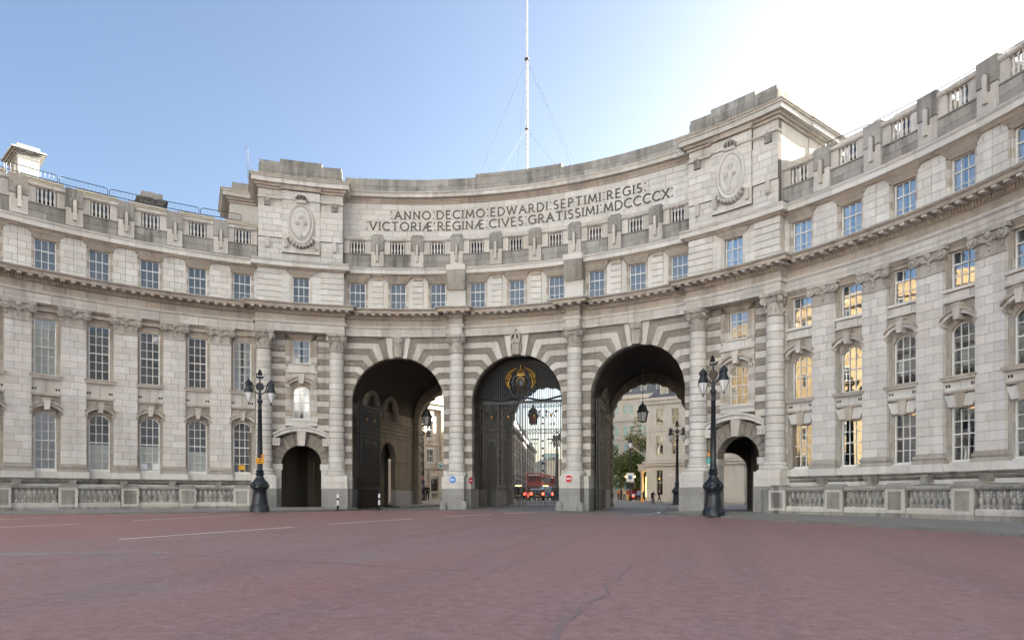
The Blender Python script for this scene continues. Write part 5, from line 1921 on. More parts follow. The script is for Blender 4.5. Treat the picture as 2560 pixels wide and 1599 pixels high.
def disc_sign(a, R, z, r, kind, label):
    t = thing('road_sign', label, 'sign', PT(a, R, z), -a, 'round road signs on the piers')
    m = MB(); m.tube([(0, -.03, 0), (0, 0, 0)], r, 32, 'sign_white'); local_part('plate', m, None, t)
    m = MB(); m.tube([(0, -.036, 0), (0, -.031, 0)], r * .94, 32, 'sign_blue' if kind == 'arrow' else 'sign_red'); local_part('face', m, None, t)
    m = MB()
    if kind == 'arrow':
        m.xbox(-r * .45, r * .62, -.042, -.037, -r * .09, r * .09, 'sign_white')
        for sg in (-1, 1):
            q = [(-r * .68, 0), (-r * .22, sg * r * .42), (-r * .04, sg * r * .42), (-r * .46, 0)]
            vs_ = [(x, yy, z_) for yy in (-.042, -.037) for x, z_ in q]
            m.add(vs_, [[0, 1, 2, 3], [7, 6, 5, 4], [0, 4, 5, 1], [1, 5, 6, 2], [2, 6, 7, 3], [3, 7, 4, 0]], 'sign_white')
    else:
        m.xbox(-r * .72, r * .72, -.042, -.037, -r * .17, r * .17, 'sign_white')
    local_part('symbol', m, None, t)
    return t
disc_sign(-.1502, 31.36, 2.32, .29, 'arrow', 'round blue sign with a white arrow pointing left on the middle pier')
disc_sign(.1450, 31.36, 2.34, .28, 'noentry', 'round red no entry sign on the pier right of the middle gate')
# sign on the flank of the pier, facing into the middle arch, seen almost edge on
d2 = disc_sign(-.1472 + 1.25 / 32.6, 31.9, 2.25, .27, 'noentry', 'no entry sign seen almost edge on at the flank of the middle pier')
d2.rotation_euler = (0, 0, radians(62))

# ================================================================== IRON GATES
def leaf_meshes(W, H):
    M = {}
    br = MB(); br.xbox(-.023, .023, -.02, .02, 0.18, H - .1)
    M['bar'] = br.mesh('bar', 'iron')
    f = MB()
    for x0, x1 in ((0, .09), (.30, .36), (W - .36, W - .30), (W - .09, W), (W / 2 - .14, W / 2 - .10), (W / 2 + .10, W / 2 + .14)):
        f.xbox(x0, x1, -.035, .035, .08, H)
    for z, t in ((.15, .05), (.42, .05), (1.72, .06), (1.86, .04), (6.0, .04), (6.35, .04), (H - .42, .04), (H - .05, .08)):
        f.xbox(0, W, -.03, .03, z - t / 2, z + t / 2)
    for x in (.18, W / 2, W - .18):
        f.lathe([(.05, H), (.09, H + .06), (.1, H + .14), (.04, H + .22), (.03, H + .3), (.01, H + .42)], (x, 0), 8)
    M['frame'] = f.mesh('gate_frame', 'iron')
    o = MB()
    def cross(x0, x1, z0, z1, n, vert=False):
        for i in range(n):
            if vert:
                a_, b_ = z0 + (z1 - z0) * i / n, z0 + (z1 - z0) * (i + 1) / n
                q = ((x0, a_, x1, b_), (x0, b_, x1, a_))
            else:
                a_, b_ = x0 + (x1 - x0) * i / n, x0 + (x1 - x0) * (i + 1) / n
                q = ((a_, z0, b_, z1), (a_, z1, b_, z0))
            for p in q:
                o.tube([(p[0], 0, p[1]), (p[2], 0, p[3])], .02, 3)
    cross(.10, W - .10, 6.0, 6.35, 16); cross(.10, W - .10, H - .42, H - .1, 16)
    cross(.09, .30, .2, H - .1, 36, True); cross(W - .30, W - .09, .2, H - .1, 36, True)
    for xc in (W * .30, W * .70):
        for sg in (-1, 1):                          # paired scrolls under the top band
            pts = [(xc + sg * (.06 + .5 * t * cos(t * 7.5)) if False else xc + sg * (.30 - .24 * (1 - t) * cos(t * 8)), 0, 7.45 + .28 * (1 - t) * sin(t * 8) * 1.3) for t in [i / 16 for i in range(17)]]
            o.tube(pts, .028, 4)
            o.ball((xc + sg * .42, 0, 7.78), .10, 6, 4)
        o.xbox(xc - .34, xc + .34, -.03, .03, 5.48, 5.58)
        for q in (-.22, 0, .22):
            for z in (5.2, 6.75):
                o.ball((xc + q, 0, z), .05, 6, 4, sz=(1, 1, 2.2))
    for z in (2.4, 3.0, 3.6, 4.2, 4.8, 5.4, 6.8, 7.3):
        o.ball((W / 2, 0, z), .09, 6, 4, sz=(1, .6, 1.2))
    M['scroll'] = o.mesh('scrollwork', 'iron')
    gd = MB()
    for xc in (W * .30, W * .70):
        gd.ball((xc, -.03, 7.42), .085, 8, 5, sz=(1, .6, 1.7))
    M['gold'] = gd.mesh('gilded_boss', 'gold', 50)
    return M
GW, GH = 3.52, 8.55
LF = leaf_meshes(GW, GH)
def gate_leaf(x, y, z, rot, label, grp='tall iron gate leaves', flip=False):
    t = thing('gate_leaf', label, 'gate', (x, y, z), rot, grp)
    local_part('gate_frame', LF['frame'], None, t); local_part('scrollwork', LF['scroll'], None, t)['kind'] = 'stuff'; local_part('gilded_boss', LF['gold'], None, t)
    n = 21
    for i in range(1, n):
        xx = .36 + (GW - .72) * i / n
        if abs(xx - GW / 2) > .16:
            local_part('bar', LF['bar'], None, t, loc=(xx, 0, 0))
    return t
GY = 34.35
zg0 = zg(0, GY) + .03
gate_leaf(-3.56, GY, zg0, 0, 'left leaf of the closed black iron gate in the middle arch')
gate_leaf(.04, GY, zg0, 0, 'right leaf of the closed black iron gate in the middle arch')
def folded(x, y0, label):
    return gate_leaf(x, y0, zg(x, y0) + .03, pi / 2, label)
folded(-12.72, 30.75, 'black iron gate leaf folded back against the wall of the left arch')
folded(-12.52, 30.85, 'second black iron gate leaf behind the folded one in the left arch')
folded(6.42, 32.45, 'black iron gate leaf folded back against the wall of the right arch')
folded(6.60, 32.55, 'second black iron gate leaf behind the folded one in the right arch')
# overthrow filling the head of the middle arch
t = thing('gate_overthrow', 'black iron grille with a gilded crest filling the head of the middle arch', 'grille', (0, GY, zg0 + GH))
m = MB()
for i in range(47):
    x = -3.5 + 7.0 * i / 46
    zt = ZS + sqrt(max(0, RA ** 2 - x * x)) - zg0 - GH - .05
    if zt > .2:
        b_ = MB(); b_.xbox(x - .023, x + .023, -.02, .02, 0.1, zt); local_part('bar', b_, 'iron', t)
m = MB()
pts = [(-3.55 + 7.1 * i / 32, 0, .28 + .14 * cos(i / 32 * 2 * pi * 2)) for i in range(33)]
m.tube(pts, .09, 6); m.xbox(-3.55, 3.55, -.05, .05, -.02, .14)
ring = [((RA - .08) * cos(pi * i / 30), 0, ZS - zg0 - GH + (RA - .08) * sin(pi * i / 30)) for i in range(31)]
m.tube(ring, .05, 5)
ring = [((RA - .30) * cos(pi * i / 30), 0, ZS - zg0 - GH + (RA - .30) * sin(pi * i / 30)) for i in range(31)]
m.tube(ring, .025, 4)
for i in range(60):
    t0, t1 = pi * i / 60, pi * (i + 1) / 60
    r0, r1 = (RA - .08, RA - .30) if i % 2 else (RA - .30, RA - .08)
    m.tube([(r0 * cos(t0), 0, ZS - zg0 - GH + r0 * sin(t0)), (r1 * cos(t1), 0, ZS - zg0 - GH + r1 * sin(t1))], .014, 3)
local_part('grille_frame', m, 'iron', t)
cz = 1.55
m = MB()
m.ball((0, -.12, cz), .36, 16, 10, sz=(.85, .35, 1.3))
for i in range(40):                                   # dark laurel and trophies round the shield
    th = radians(200 + 140 * i / 39); rr_ = 1.05 + .28 * random.random()
    m.ball((rr_ * cos(th), -.05, cz + .05 + rr_ * sin(th)), .13 + .06 * random.random(), 6, 4, sz=(1, .5, .7))
for i in range(26):
    th = radians(-30 + 240 * i / 25); rr_ = .62 + .2 * random.random()
    m.ball((rr_ * cos(th), -.04, cz + rr_ * sin(th)), .13, 6, 4, sz=(1, .5, 1))
crest = local_part('crest', m, 'lamp_iron', t, smooth=50)
m = MB()
for sg in (-1, 1):
    pts = [(sg * (1.12 + .10 * sin(q / 12 * pi)) * cos(radians(-18 + 92 * q / 12)), -.14, cz + .08 + 1.22 * sin(radians(-18 + 92 * q / 12))) for q in range(13)]
    m.tube(pts, [.05 + .10 * sin(pi * q / 12) for q in range(13)], 6)
    for q in range(5):
        th = radians(-20 + 14 * q)
        m.ball((sg * 1.0 * cos(th), -.16, cz + 1.0 * sin(th)), .09, 6, 4, sz=(.7, .5, 1.8))
ov = [(.36 * .9 * cos(2 * pi * i / 24), -.2, cz + .36 * 1.38 * sin(2 * pi * i / 24)) for i in range(25)]
m.tube(ov, .035, 5)
for i in range(7):
    th = pi * i / 6
    m.tube([(.02, -.14, cz + 1.18), (.25 * cos(th), -.14, cz + .92 + .24 * sin(th)), (.3 * cos(th), -.14, cz + .72)], .022, 4)
m.xbox(-.32, .32, -.18, -.08, cz + .62, cz + .70); m.xbox(-.3, .3, -.18, -.08, cz + .76, cz + .80)
m.ball((0, -.14, cz + 1.28), .07, 6, 4)
m.xbox(-.02, .02, -.15, -.12, cz + 1.3, cz + 1.5); m.xbox(-.07, .07, -.15, -.12, cz + 1.38, cz + 1.42)
local_part('gilding', m, 'gold', t, smooth=50)

# ================================================================== HANGING LANTERNS IN THE PASSAGES
def hanging_lantern(x, y, z0, ztop, glassm, label):
    t = thing('hanging_lantern', label, 'lantern', (x, y, z0), .3, 'lanterns hanging in the arches')
    m = MB(); m.tube([(0, 0, 1.6), (0, 0, ztop - z0)], .025, 5); local_part('rod', m, 'iron', t)
    m = MB(); m.lathe([(.27, 0.05), (.42, .80), (.01, .80)][:2], (0, 0), 6); local_part('glass', m, glassm, t)
    m = MB()
    m.lathe([(.28, 0), (.29, .06), (.27, .08)], (0, 0), 6)
    m.lathe([(.44, .78), (.50, .82), (.50, .90), (.44, .93), (.36, 1.02), (.34, 1.2), (.24, 1.38), (.10, 1.46), (.06, 1.55), (.09, 1.6), (.03, 1.66)], (0, 0), 6)
    for i in range(6):
        th = 2 * pi * i / 6
        m.tube([(.28 * cos(th), .28 * sin(th), .04), (.435 * cos(th), .435 * sin(th), .80)], .025, 4)
    local_part('frame', m, 'iron', t)
hanging_lantern(-XC, 37.74, 7.33, 12.2, 'lantern_dim', 'black six sided lantern hanging on a long rod in the left arch')
hanging_lantern(0, 38.65, 7.31, 12.2, 'red_glass', 'red glazed lantern hanging behind the gate of the middle arch')
hanging_lantern(XC, 36.65, 7.01, 12.2, 'lantern_dim', 'black six sided lantern hanging on a long rod in the right arch')
# ================================================================== THE STREETS BEYOND THE ARCHES
CX, CY = 13.72, -20.175
FW, RT = (-.25689, .96644), (.96644, .25689)
def seen(px, depth):
    """Ground point that lies at this picture column and distance down the view."""
    k = (px - 1280) / FPX
    return CX + (FW[0] + RT[0] * k) * depth, CY + (FW[1] + RT[1] * k) * depth

def facade(name, label, p0, p1, height, depth, rows, strings, mat, cat='building', base=-.3, fmat='white_paint', gmat='glass', parapet=0.6, rust=0.0, roof=None, sidemat=None):
    """Street building: walls with real window openings, string courses, cornice, roof."""
    L = math.hypot(p1[0] - p0[0], p1[1] - p0[1])
    rot = atan2(p1[1] - p0[1], p1[0] - p0[0])
    z0 = zg(*p0)
    t = thing(name, label, cat, (p0[0], p0[1], z0), rot)
    ops = []
    for (za, zb, xs, w_, arch) in rows:
        for x in xs:
            ops.append((x - w_ / 2, x + w_ / 2, za, zb, arch))
    wl = MB()
    T = .35
    # wall cut into columns between the window edges
    cuts = sorted({0.0, L} | {round(o[0], 3) for o in ops} | {round(o[1], 3) for o in ops})
    for xa, xb in zip(cuts, cuts[1:]):
        xm = (xa + xb) / 2
        hs = sorted((o[2], o[3]) for o in ops if o[0] < xm < o[1])
        z = base
        for a_, b_ in hs:
            wl.xbox(xa, xb, 0, T, z, a_); z = b_
        wl.xbox(xa, xb, 0, T, z, height)
    wl.xbox(0, T, T, depth, base, height); wl.xbox(L - T, L, T, depth, base, height); wl.xbox(T, L - T, depth - T, depth, base, height)
    local_part('wall', wl, mat, t)
    inn = MB(); inn.xbox(T, L - T, 1.2, 1.25, base, height - .1)
    local_part('room_wall', inn, 'dark_room', t)
    tr = MB()
    for zs, h, pr in strings:
        tr.xbox(-pr, L + pr, -pr, T * .5, zs, zs + h)
        tr.xbox(-pr, 0, T * .5, depth, zs, zs + h); tr.xbox(L, L + pr, T * .5, depth, zs, zs + h)
    if strings:
        local_part('string_course', tr, sidemat or mat, t)
    if rust:
        rb = MB()
        k = int(rust / .45)
        bx = [c for c in cuts]
        for i in range(k):
            za, zb = i * .45 + .03, i * .45 + .43
            for xa, xb in zip(cuts, cuts[1:]):
                xm = (xa + xb) / 2
                if any(o[0] < xm < o[1] and o[2] < zb and o[3] > za for o in ops):
                    continue
                rb.xbox(xa + .02, xb - .02, -.05, .02, za, zb)
        q = local_part('rusticated_course', rb, mat, t); q['kind'] = 'stuff'
    cache = {}
    for (xa, xb, za, zb, arch) in ops:
        w_, h = xb - xa, zb - za
        key = (round(w_, 2), round(h, 2), arch)
        if key not in cache:
            f = MB()
            for q0, q1 in ((0, .07), (w_ - .07, w_), (w_ / 2 - .025, w_ / 2 + .025)):
                f.xbox(q0, q1, .14, .22, 0, h)
            for q in (0, h / 2 - .03, h - .07):
                f.xbox(.0, w_, .13, .21, q, q + .07)
            f.xbox(-.08, w_ + .08, -.10, .2, -.12, 0)
            if arch:
                n = 6
                for i in range(n):
                    for sgn in (0, 1):
                        t0, t1 = pi / 2 * i / n, pi / 2 * (i + 1) / n
                        r = w_ / 2
                        X = lambda tt: (r - r * cos(tt)) if sgn == 0 else (w_ - r + r * cos(tt))
                        Z = lambda tt: h - r + r * sin(tt)
                        e_ = 0 if sgn == 0 else w_
                        f.add([(X(t0), .0, Z(t0)), (X(t1), .0, Z(t1)), (X(t1), .0, h), (X(t0), .0, h)] if True else [], [[0, 1, 2, 3]])
                        f.add([(X(t0), .3, Z(t0)), (X(t1), .3, Z(t1)), (X(t1), .0, Z(t1)), (X(t0), .0, Z(t0))], [[0, 1, 2, 3]])
            else:
                f.xbox(-.1, w_ + .1, -.08, .05, h, h + .14)
            g_ = MB(); g_.xbox(.05, w_ - .05, .175, .185, .03, h - .03)
            cache[key] = (f.mesh('window', fmat), g_.mesh('pane', gmat))
        f, g_ = cache[key]
        o = local_part('window', f, None, t, loc=(xa, 0, za))
        local_part('pane', g_, None, o)
    rf = MB()
    if roof:
        rz, rin = roof
        q = [(0, 0), (L, 0), (L, depth), (0, depth)]
        qi = [(rin, rin), (L - rin, rin), (L - rin, depth - rin), (rin, depth - rin)]
        vs_ = [(x, y, height) for x, y in q] + [(x, y, height + rz) for x, y in qi]
        rf.add(vs_, [[0, 1, 5, 4], [1, 2, 6, 5], [2, 3, 7, 6], [3, 0, 4, 7], [4, 5, 6, 7]], 'slate')
    else:
        rf.xbox(0, L, 0, depth, height - .2, height, 'slate')
        if parapet:
            rf.xbox(0, L, -.05, .25, height, height + parapet, mat)
    local_part('roof', rf, None, t)
    return t

# ---- through the left arch: sunlit bank-like building
bl = facade('stone_building', 'sunlit cream stone building with a dark doorway beyond the left arch', (-24.4, 44.9), (-15.6, 67.0), 21, 12,
            [(7.9, 10.2, (2.5, 6.0, 9.6, 13.2, 16.65, 20.3), 1.15, False), (5.0, 6.6, (2.5, 6.0, 9.6, 13.2, 16.65, 20.3), 1.0, False), (13.2, 16.4, (2.5, 6.0, 9.6, 13.2, 16.65, 20.3), 1.3, True), (.1, 3.0, (17.3,), 1.5, False)],
            [(0, .5, .12), (4.2, .28, .22), (7.1, .2, .14), (11.6, .5, .35), (12.2, .25, .6), (17.6, .6, .5)], 'stone_bg', rust=4.1)
m = MB()
for x in (1.0, 4.2, 7.8, 11.4, 15.0, 18.9, 21.8):
    m2 = MB(); m2.xbox(x - .45, x + .45, -.28, .05, 4.5, 11.6); m2.xbox(x - .58, x + .58, -.36, .05, 4.5, 5.0); m2.xbox(x - .6, x + .6, -.38, .05, 11.0, 11.6)
    local_part('pilaster', m2, 'stone_bg', bl)
m2 = MB(); m2.xbox(16.4, 16.6, -.2, .1, 0, 3.4); m2.xbox(18.0, 18.2, -.2, .1, 0, 3.4); m2.xbox(16.3, 18.3, -.28, .1, 3.2, 3.7)
local_part('door_surround', m2, 'stone_bg', bl)
m2 = MB(); m2.xbox(16.6, 18.0, .05, .12, 0, 2.4, 'black'); local_part('door', m2, None, bl)
m2 = MB(); m2.tube([(17.6, -.9, 4.65), (17.6, -.82, 4.65)], .42, 20, 'sign_white'); m2.tube([(17.6, -.93, 4.65), (17.6, -.905, 4.65)], .30, 18, 'teal'); m2.tube([(17.6, -.95, 4.75), (17.6, -.935, 4.75)], .12, 12, 'sign_white'); m2.tube([(17.6, -.86, 4.8), (17.6, 0, 4.8)], .03, 5, 'iron')
local_part('hanging_sign', m2, None, bl)
# low balustrade before it
x, y = seen(1097, 80)
lb = thing('balustrade', 'short pale balustrade at the foot of the sunlit building beyond the left arch', 'balustrade', (x, y, zg(x, y)), 1.0)
m = MB(); m.xbox(-1.6, 1.6, -.16, .16, 0, .2); m.xbox(-1.6, 1.6, -.16, .16, 1.0, 1.2); m.xbox(-1.75, -1.5, -.2, .2, 0, 1.25); m.xbox(1.5, 1.75, -.2, .2, 0, 1.25)
local_part('rail', m, 'stone_bg', lb)
bq = MB(); bq.lathe([(.09, .2), (.06, .3), (.11, .5), (.06, .75), (.09, 1.0)], (0, 0), 8); bqm = bq.mesh('baluster', 'stone_bg', 50)
for i in range(9):
    local_part('baluster', bqm, None, lb, loc=(-1.35 + i * .335, 0, 0))
# kerbed island beyond the left arch
m = MB()
pts = [seen(1000, 60.5), seen(1060, 62.5), seen(1120, 66.0), seen(1150, 72), seen(1120, 95), seen(960, 95), seen(920, 72)]
k = len(pts)
m.add([(x, y, zg(x, y) + .13) for x, y in pts] + [(x, y, zg(x, y) - .1) for x, y in pts], [list(range(k))] + [[i, (i + 1) % k, (i + 1) % k + k, i + k] for i in range(k)])
build('pavement', m, 'paving')['kind'] = 'structure'
m = MB()
pts = [seen(1668, 62), seen(1760, 60), seen(1800, 112), seen(1500, 112), seen(1500, 100.5), seen(1600, 99), seen(1648, 97), seen(1690, 80)]
k = len(pts)
m.add([(x, y, zg(x, y) + .13) for x, y in pts] + [(x, y, zg(x, y) - .1) for x, y in pts], [list(range(k))] + [[i, (i + 1) % k, (i + 1) % k + k, i + k] for i in range(k)])
build('pavement', m, 'paving')['kind'] = 'structure'

# ---- through the middle arch: a receding terrace, a gilt-lit house, a glass tower
xs = [2.2 + 3.2 * i for i in range(26)]
facade('terrace', 'long grey stone terrace receding behind the middle gate', (-13.2, 79), (-23.4, 141), 11.6, 12,
       [(1.0, 3.6, xs[:19], 1.5, False), (5.2, 7.4, xs[:19], 1.1, False), (8.3, 10.2, xs[:19], 1.1, False)], [(4.2, .3, .2), (7.8, .2, .12), (11.0, .6, .45)], 'stone_bg_grey', roof=(4.4, 2.2)).rotation_euler
facade('corner_house', 'sunlit yellowish house at the end of the street behind the middle gate', seen(1338, 235), seen(1366, 205), 11.5, 14,
       [(1, 3.2, (3, 7, 11, 15, 19), 1.4, False), (4.8, 7.0, (3, 7, 11, 15, 19), 1.2, False), (8.0, 9.8, (3, 7, 11, 15, 19), 1.2, False)], [(4, .3, .2), (10.6, .6, .5)], 'stone_bg')
facade('tower_block', 'distant blue green glass tower block above the street', seen(1358, 430), seen(1398, 430), 27, 14,
       [(2 + 3.0 * j, 4.2 + 3.0 * j, [1.6 + 2.4 * i for i in range(4)], 1.9, False) for j in range(8)], [], 'green_glass', gmat='glass_attic')
facade('low_terrace', 'distant low stone row closing the street behind the middle gate', seen(1340, 300), seen(1450, 290), 8, 12,
       [(1, 3, [2 + 3 * i for i in range(5)], 1.4, False), (4.4, 6.4, [2 + 3 * i for i in range(5)], 1.3, False)], [(7.4, .5, .4)], 'stone_bg')

# ---- through the right arch: cream hotel, white corner building
h0, h1 = seen(1478, 168), seen(1668, 158)
Lh = math.hypot(h1[0] - h0[0], h1[1] - h0[1])
pr = []
x = 1.4
while x < Lh - 1.2:
    pr += [x, x + 1.45]; x += 3.75
facade('hotel', 'tall cream hotel with paired green arched windows beyond the right arch', h0, h1, 24.6, 14,
       [(1.0, 4.6, pr, 1.0, False), (6.2, 9.4, pr, .95, False), (10.9, 13.4, pr, .9, True), (15.0, 17.4, pr, .9, True), (20.2, 22.4, pr, .85, True)],
       [(5.2, .4, .4), (9.9, .3, .25), (14.1, .3, .25), (18.4, .5, .35), (23.6, .8, .6)], 'stone_bg', fmat='cream_paint', gmat='green_glass', roof=(5.5, 2.5))
ht = [o for o in bpy.data.objects if o.name == 'hotel'][0]
x = 2.0
while x < Lh - 2:
    m = MB(); m.xbox(-.7, .7, -.0, 2.5, 24.7, 27.2, 'cream_paint'); m.xbox(-.55, .55, -.03, .0, 25.0, 26.9, 'glass_attic'); m.xbox(-.85, .85, -.1, 2.5, 27.2, 27.5, 'slate')
    local_part('dormer', m, None, ht, loc=(x, .35, 0)); x += 3.75
w0, w1 = seen(1616, 105), seen(1860, 97)
wb = facade('corner_building', 'white stone corner building beyond the right arch', w0, w1, 15.7, 46,
            [(1.1, 4.9, (2.1, 6.6, 10.2), 1.0, False), (7.2, 10.0, (2.1, 4.55, 7.4, 10.2), 1.05, False), (11.6, 14.0, (2.1, 4.55, 7.4, 10.2), 1.05, False)],
            [(0, .9, .12), (5.5, .35, .3), (5.9, .3, .5), (6.4, .2, .15), (10.7, .2, .12), (11.1, .12, .06), (14.8, .5, .4), (15.3, .4, .7)], 'stone_bg_white', fmat='cream_paint', roof=(4.0, 3.5), rust=0)
m = MB(); m.xbox(-.8, .8, .6, 3.0, 15.9, 18.2, 'slate'); m.xbox(-.62, .62, .55, .6, 16.1, 17.9, 'white_paint'); m.xbox(-.5, -.03, .53, .55, 16.2, 17.8, 'glass_attic'); m.xbox(.03, .5, .53, .55, 16.2, 17.8, 'glass_attic')
local_part('dormer', m, None, wb, loc=(2.6, 0, 0))
m = MB()
for i in range(9):
    m.xbox(-.02, 1.25, -.06, .03, .95 + i * .48, .95 + i * .48 + .43)
local_part('quoin', m, 'stone_bg_white', wb)['kind'] = 'stuff'
m = MB()
for xx in (4.0, 4.75):                                         # round traffic roundels on the wall
    m.tube([(xx, -.05, 4.15), (xx, .02, 4.15)], .34, 16, 'sign_white')
    ring = [(xx + .22 * cos(2 * pi * i / 16), -.06, 4.15 + .22 * sin(2 * pi * i / 16)) for i in range(17)]
    m.tube(ring, .035, 4, 'slate')
local_part('wall_plaque', m, None, wb)
# portico in warm light at its left corner
m = MB()
for yy in (1.2, 4.0):
    m.lathe([(.30, 0), (.30, .2), (.22, .3), (.2, 4.4), (.3, 4.6), (.3, 4.8)], (-1.2, yy), 12, 'sodium' if False else 'stone_bg')
m.xbox(-1.6, 0, .6, 4.6, 4.8, 5.6, 'stone_bg'); m.xbox(-1.75, 0, .45, 4.75, 5.6, 5.85, 'stone_bg')
local_part('portico', m, None, wb)
m = MB(); m.xbox(-.9, -.02, 2.0, 2.2, .4, 3.9); local_part('lit_doorway', m, 'sodium', wb)
m = MB(); m.tube([(-.0, 1.0, 6.6), (-3.8, .4, 9.6)], .07, 6); local_part('flag_staff', m, 'cream_paint', wb)

# ---- unseen blocks: two added to keep the sun off the arches and the terrace, one mirrored in the panes of the right wing
facade('sun_block', 'unseen tall stone block added to keep the sun off the arches', (23.5, 83), (70, 66), 30, 18,
       [(2 + 4 * j, 4.4 + 4 * j, [2 + 3.4 * i for i in range(14)], 1.4, False) for j in range(7)], [(28.6, .8, .6)], 'stone_bg')
facade('mansion_block', 'tall sunlit stone mansion block to the left behind the camera', (-78, -48), (-66, 22), 38, 16,
       [(2 + 5.2 * j, 4.4 + 5.2 * j, [3.4 + 5.4 * i for i in range(12)], 1.5, False) for j in range(7)], [(5.2, .5, .4), (20, .5, .4), (36, 1, .8)], 'stone_gold')
facade('terrace_shade_block', 'unseen stone block added on the right to shade the grey terrace', (24, 172), (16.5, 116), 24, 16,
       [(2 + 4 * j, 4.4 + 4 * j, [3 + 4 * i for i in range(13)], 1.4, False) for j in range(5)], [(22.6, .8, .6)], 'stone_bg')
# ---- trees
def tree(px, depth, zlo, zhi, rad, leafm, label, seed):
    x, y = seen(px, depth)
    rt = random.Random(seed)
    t = thing('street_tree', label, 'tree', (x, y, zg(x, y)), 0, 'trees beyond the right arch')
    tk = MB()
    tk.tube([(0, 0, -.1), (.08, 0, zlo * .5), (-.05, .1, zlo), (.1, 0, (zlo + zhi) / 2)], [.28, .22, .18, .08], 8)
    for i in range(9):
        th = 2 * pi * i / 9
        b0 = Vector((0, 0, zlo * .8 + (zhi - zlo) * .06 * i))
        b1 = b0 + Vector((cos(th) * rad * .75, sin(th) * rad * .75, (zhi - zlo) * .28))
        tk.tube([b0, (b0 + b1) / 2 + Vector((0, 0, .2)), b1], [.10, .06, .02], 5)
    local_part('trunk', tk, 'bark', t)
    cr = MB()
    cz, hz = (zlo + zhi) / 2, (zhi - zlo) / 2
    cl = []
    for i in range(46):
        while True:
            p = Vector((rt.uniform(-1, 1), rt.uniform(-1, 1), rt.uniform(-1, 1)))
            if .35 < p.length < 1.0:
                break
        cl.append(Vector((p.x * rad, p.y * rad, cz + p.z * hz)))
    for c in cl:
        for j in range(64):
            d = Vector((rt.gauss(0, 1), rt.gauss(0, 1), rt.gauss(0, 1))).normalized() * rt.uniform(.2, 1) ** .5 * rad * .36
            p = c + d
            s = rt.uniform(.10, .2)
            n = Vector((rt.gauss(0, 1), rt.gauss(0, 1), rt.gauss(0, .7))).normalized()
            u = n.orthogonal().normalized() * s; v = n.cross(u).normalized() * s * .8
            cr.add([tuple(p - u), tuple(p - v), tuple(p + u), tuple(p + v)], [[0, 1, 2, 3]])
    local_part('crown', cr, leafm, t)
    return t
tree(1552, 118, 2.6, 9.4, 2.9, 'leaf_green', 'dark green bushy tree behind the street sign beyond the right arch', 1)
tree(1600, 124, 3.0, 15.0, 3.1, 'leaf_autumn', 'tall yellowing tree at the corner of the white building beyond the right arch', 2)
tree(1590, 119, 2.4, 8.0, 2.2, 'leaf_green', 'low green tree under the yellowing tree beyond the right arch', 3)

# ---- lamps and signs beyond
x, y = seen(1057, 82); lamp_post(x, y, .20, -.3, 'iron lamp post on the pavement beyond the left arch beside a standing man')
x, y = seen(1693, 76); lamp_post(x, y, -.12, .1, 'iron lamp post at the kerb seen through the right side of the right arch')
x, y = seen(1392, 88); lamp_post(x, y, .25, .9, 'iron lamp post behind the bars at the right of the middle gate')
x, y = seen(1576, 100)
t = thing('street_lantern', 'slim street lantern carrying a parking sign beyond the right arch', 'street lamp', (x, y, zg(x, y)))
m = MB(); m.lathe([(.2, 0), (.2, .8), (.11, 1.0), (.09, 7.6), (.16, 7.7), (.05, 7.8)], (0, 0), 10); local_part('pole', m, 'iron', t)
m = MB(); m.lathe([(.17, 7.8), (.30, 8.5)], (0, 0), 6); local_part('glass', m, 'lantern_glass', t)
m = MB(); m.lathe([(.32, 8.5), (.36, 8.56), (.2, 8.85), (.05, 9.0), (.03, 9.3)], (0, 0), 6); local_part('hood', m, 'iron', t)
m = MB(); m.xbox(-.55, .55, -.22, -.18, 2.9, 4.2, 'sign_white'); local_part('sign_plate', m, None, t, rot=-.1)
m = MB(); m.tube([(0, -.24, 3.55), (0, -.222, 3.55)], .30, 20, 'sign_blue'); m.tube([(0, -.25, 3.55), (0, -.242, 3.55)], .18, 18, 'slate'); local_part('sign_symbol', m, None, t, rot=-.1)
for sg in (-1, 1):
    m = MB(); m.xbox(sg * .62 - .09, sg * .62 + .09, -.2, -.02, 3.55, 3.75, 'sodium'); local_part('signal_lamp', m, None, t)
m = MB(); m.xbox(-.6, .6, -.15, .15, 1.9, 2.75, 'black'); local_part('signal_box', m, None, t)
x, y = seen(1053, 74)
t = thing('sign_post', 'no entry sign on a post beyond the left arch', 'sign', (x, y, zg(x, y) + .1), .3)
m = MB(); m.tube([(0, 0, 0), (0, 0, 2.9)], .04, 6); local_part('post', m, 'iron', t)
m = MB(); m.tube([(0, -.08, 2.6), (0, -.05, 2.6)], .32, 20, 'sign_red'); m.xbox(-.22, .22, -.09, -.081, 2.54, 2.66, 'sign_white'); local_part('plate', m, None, t)

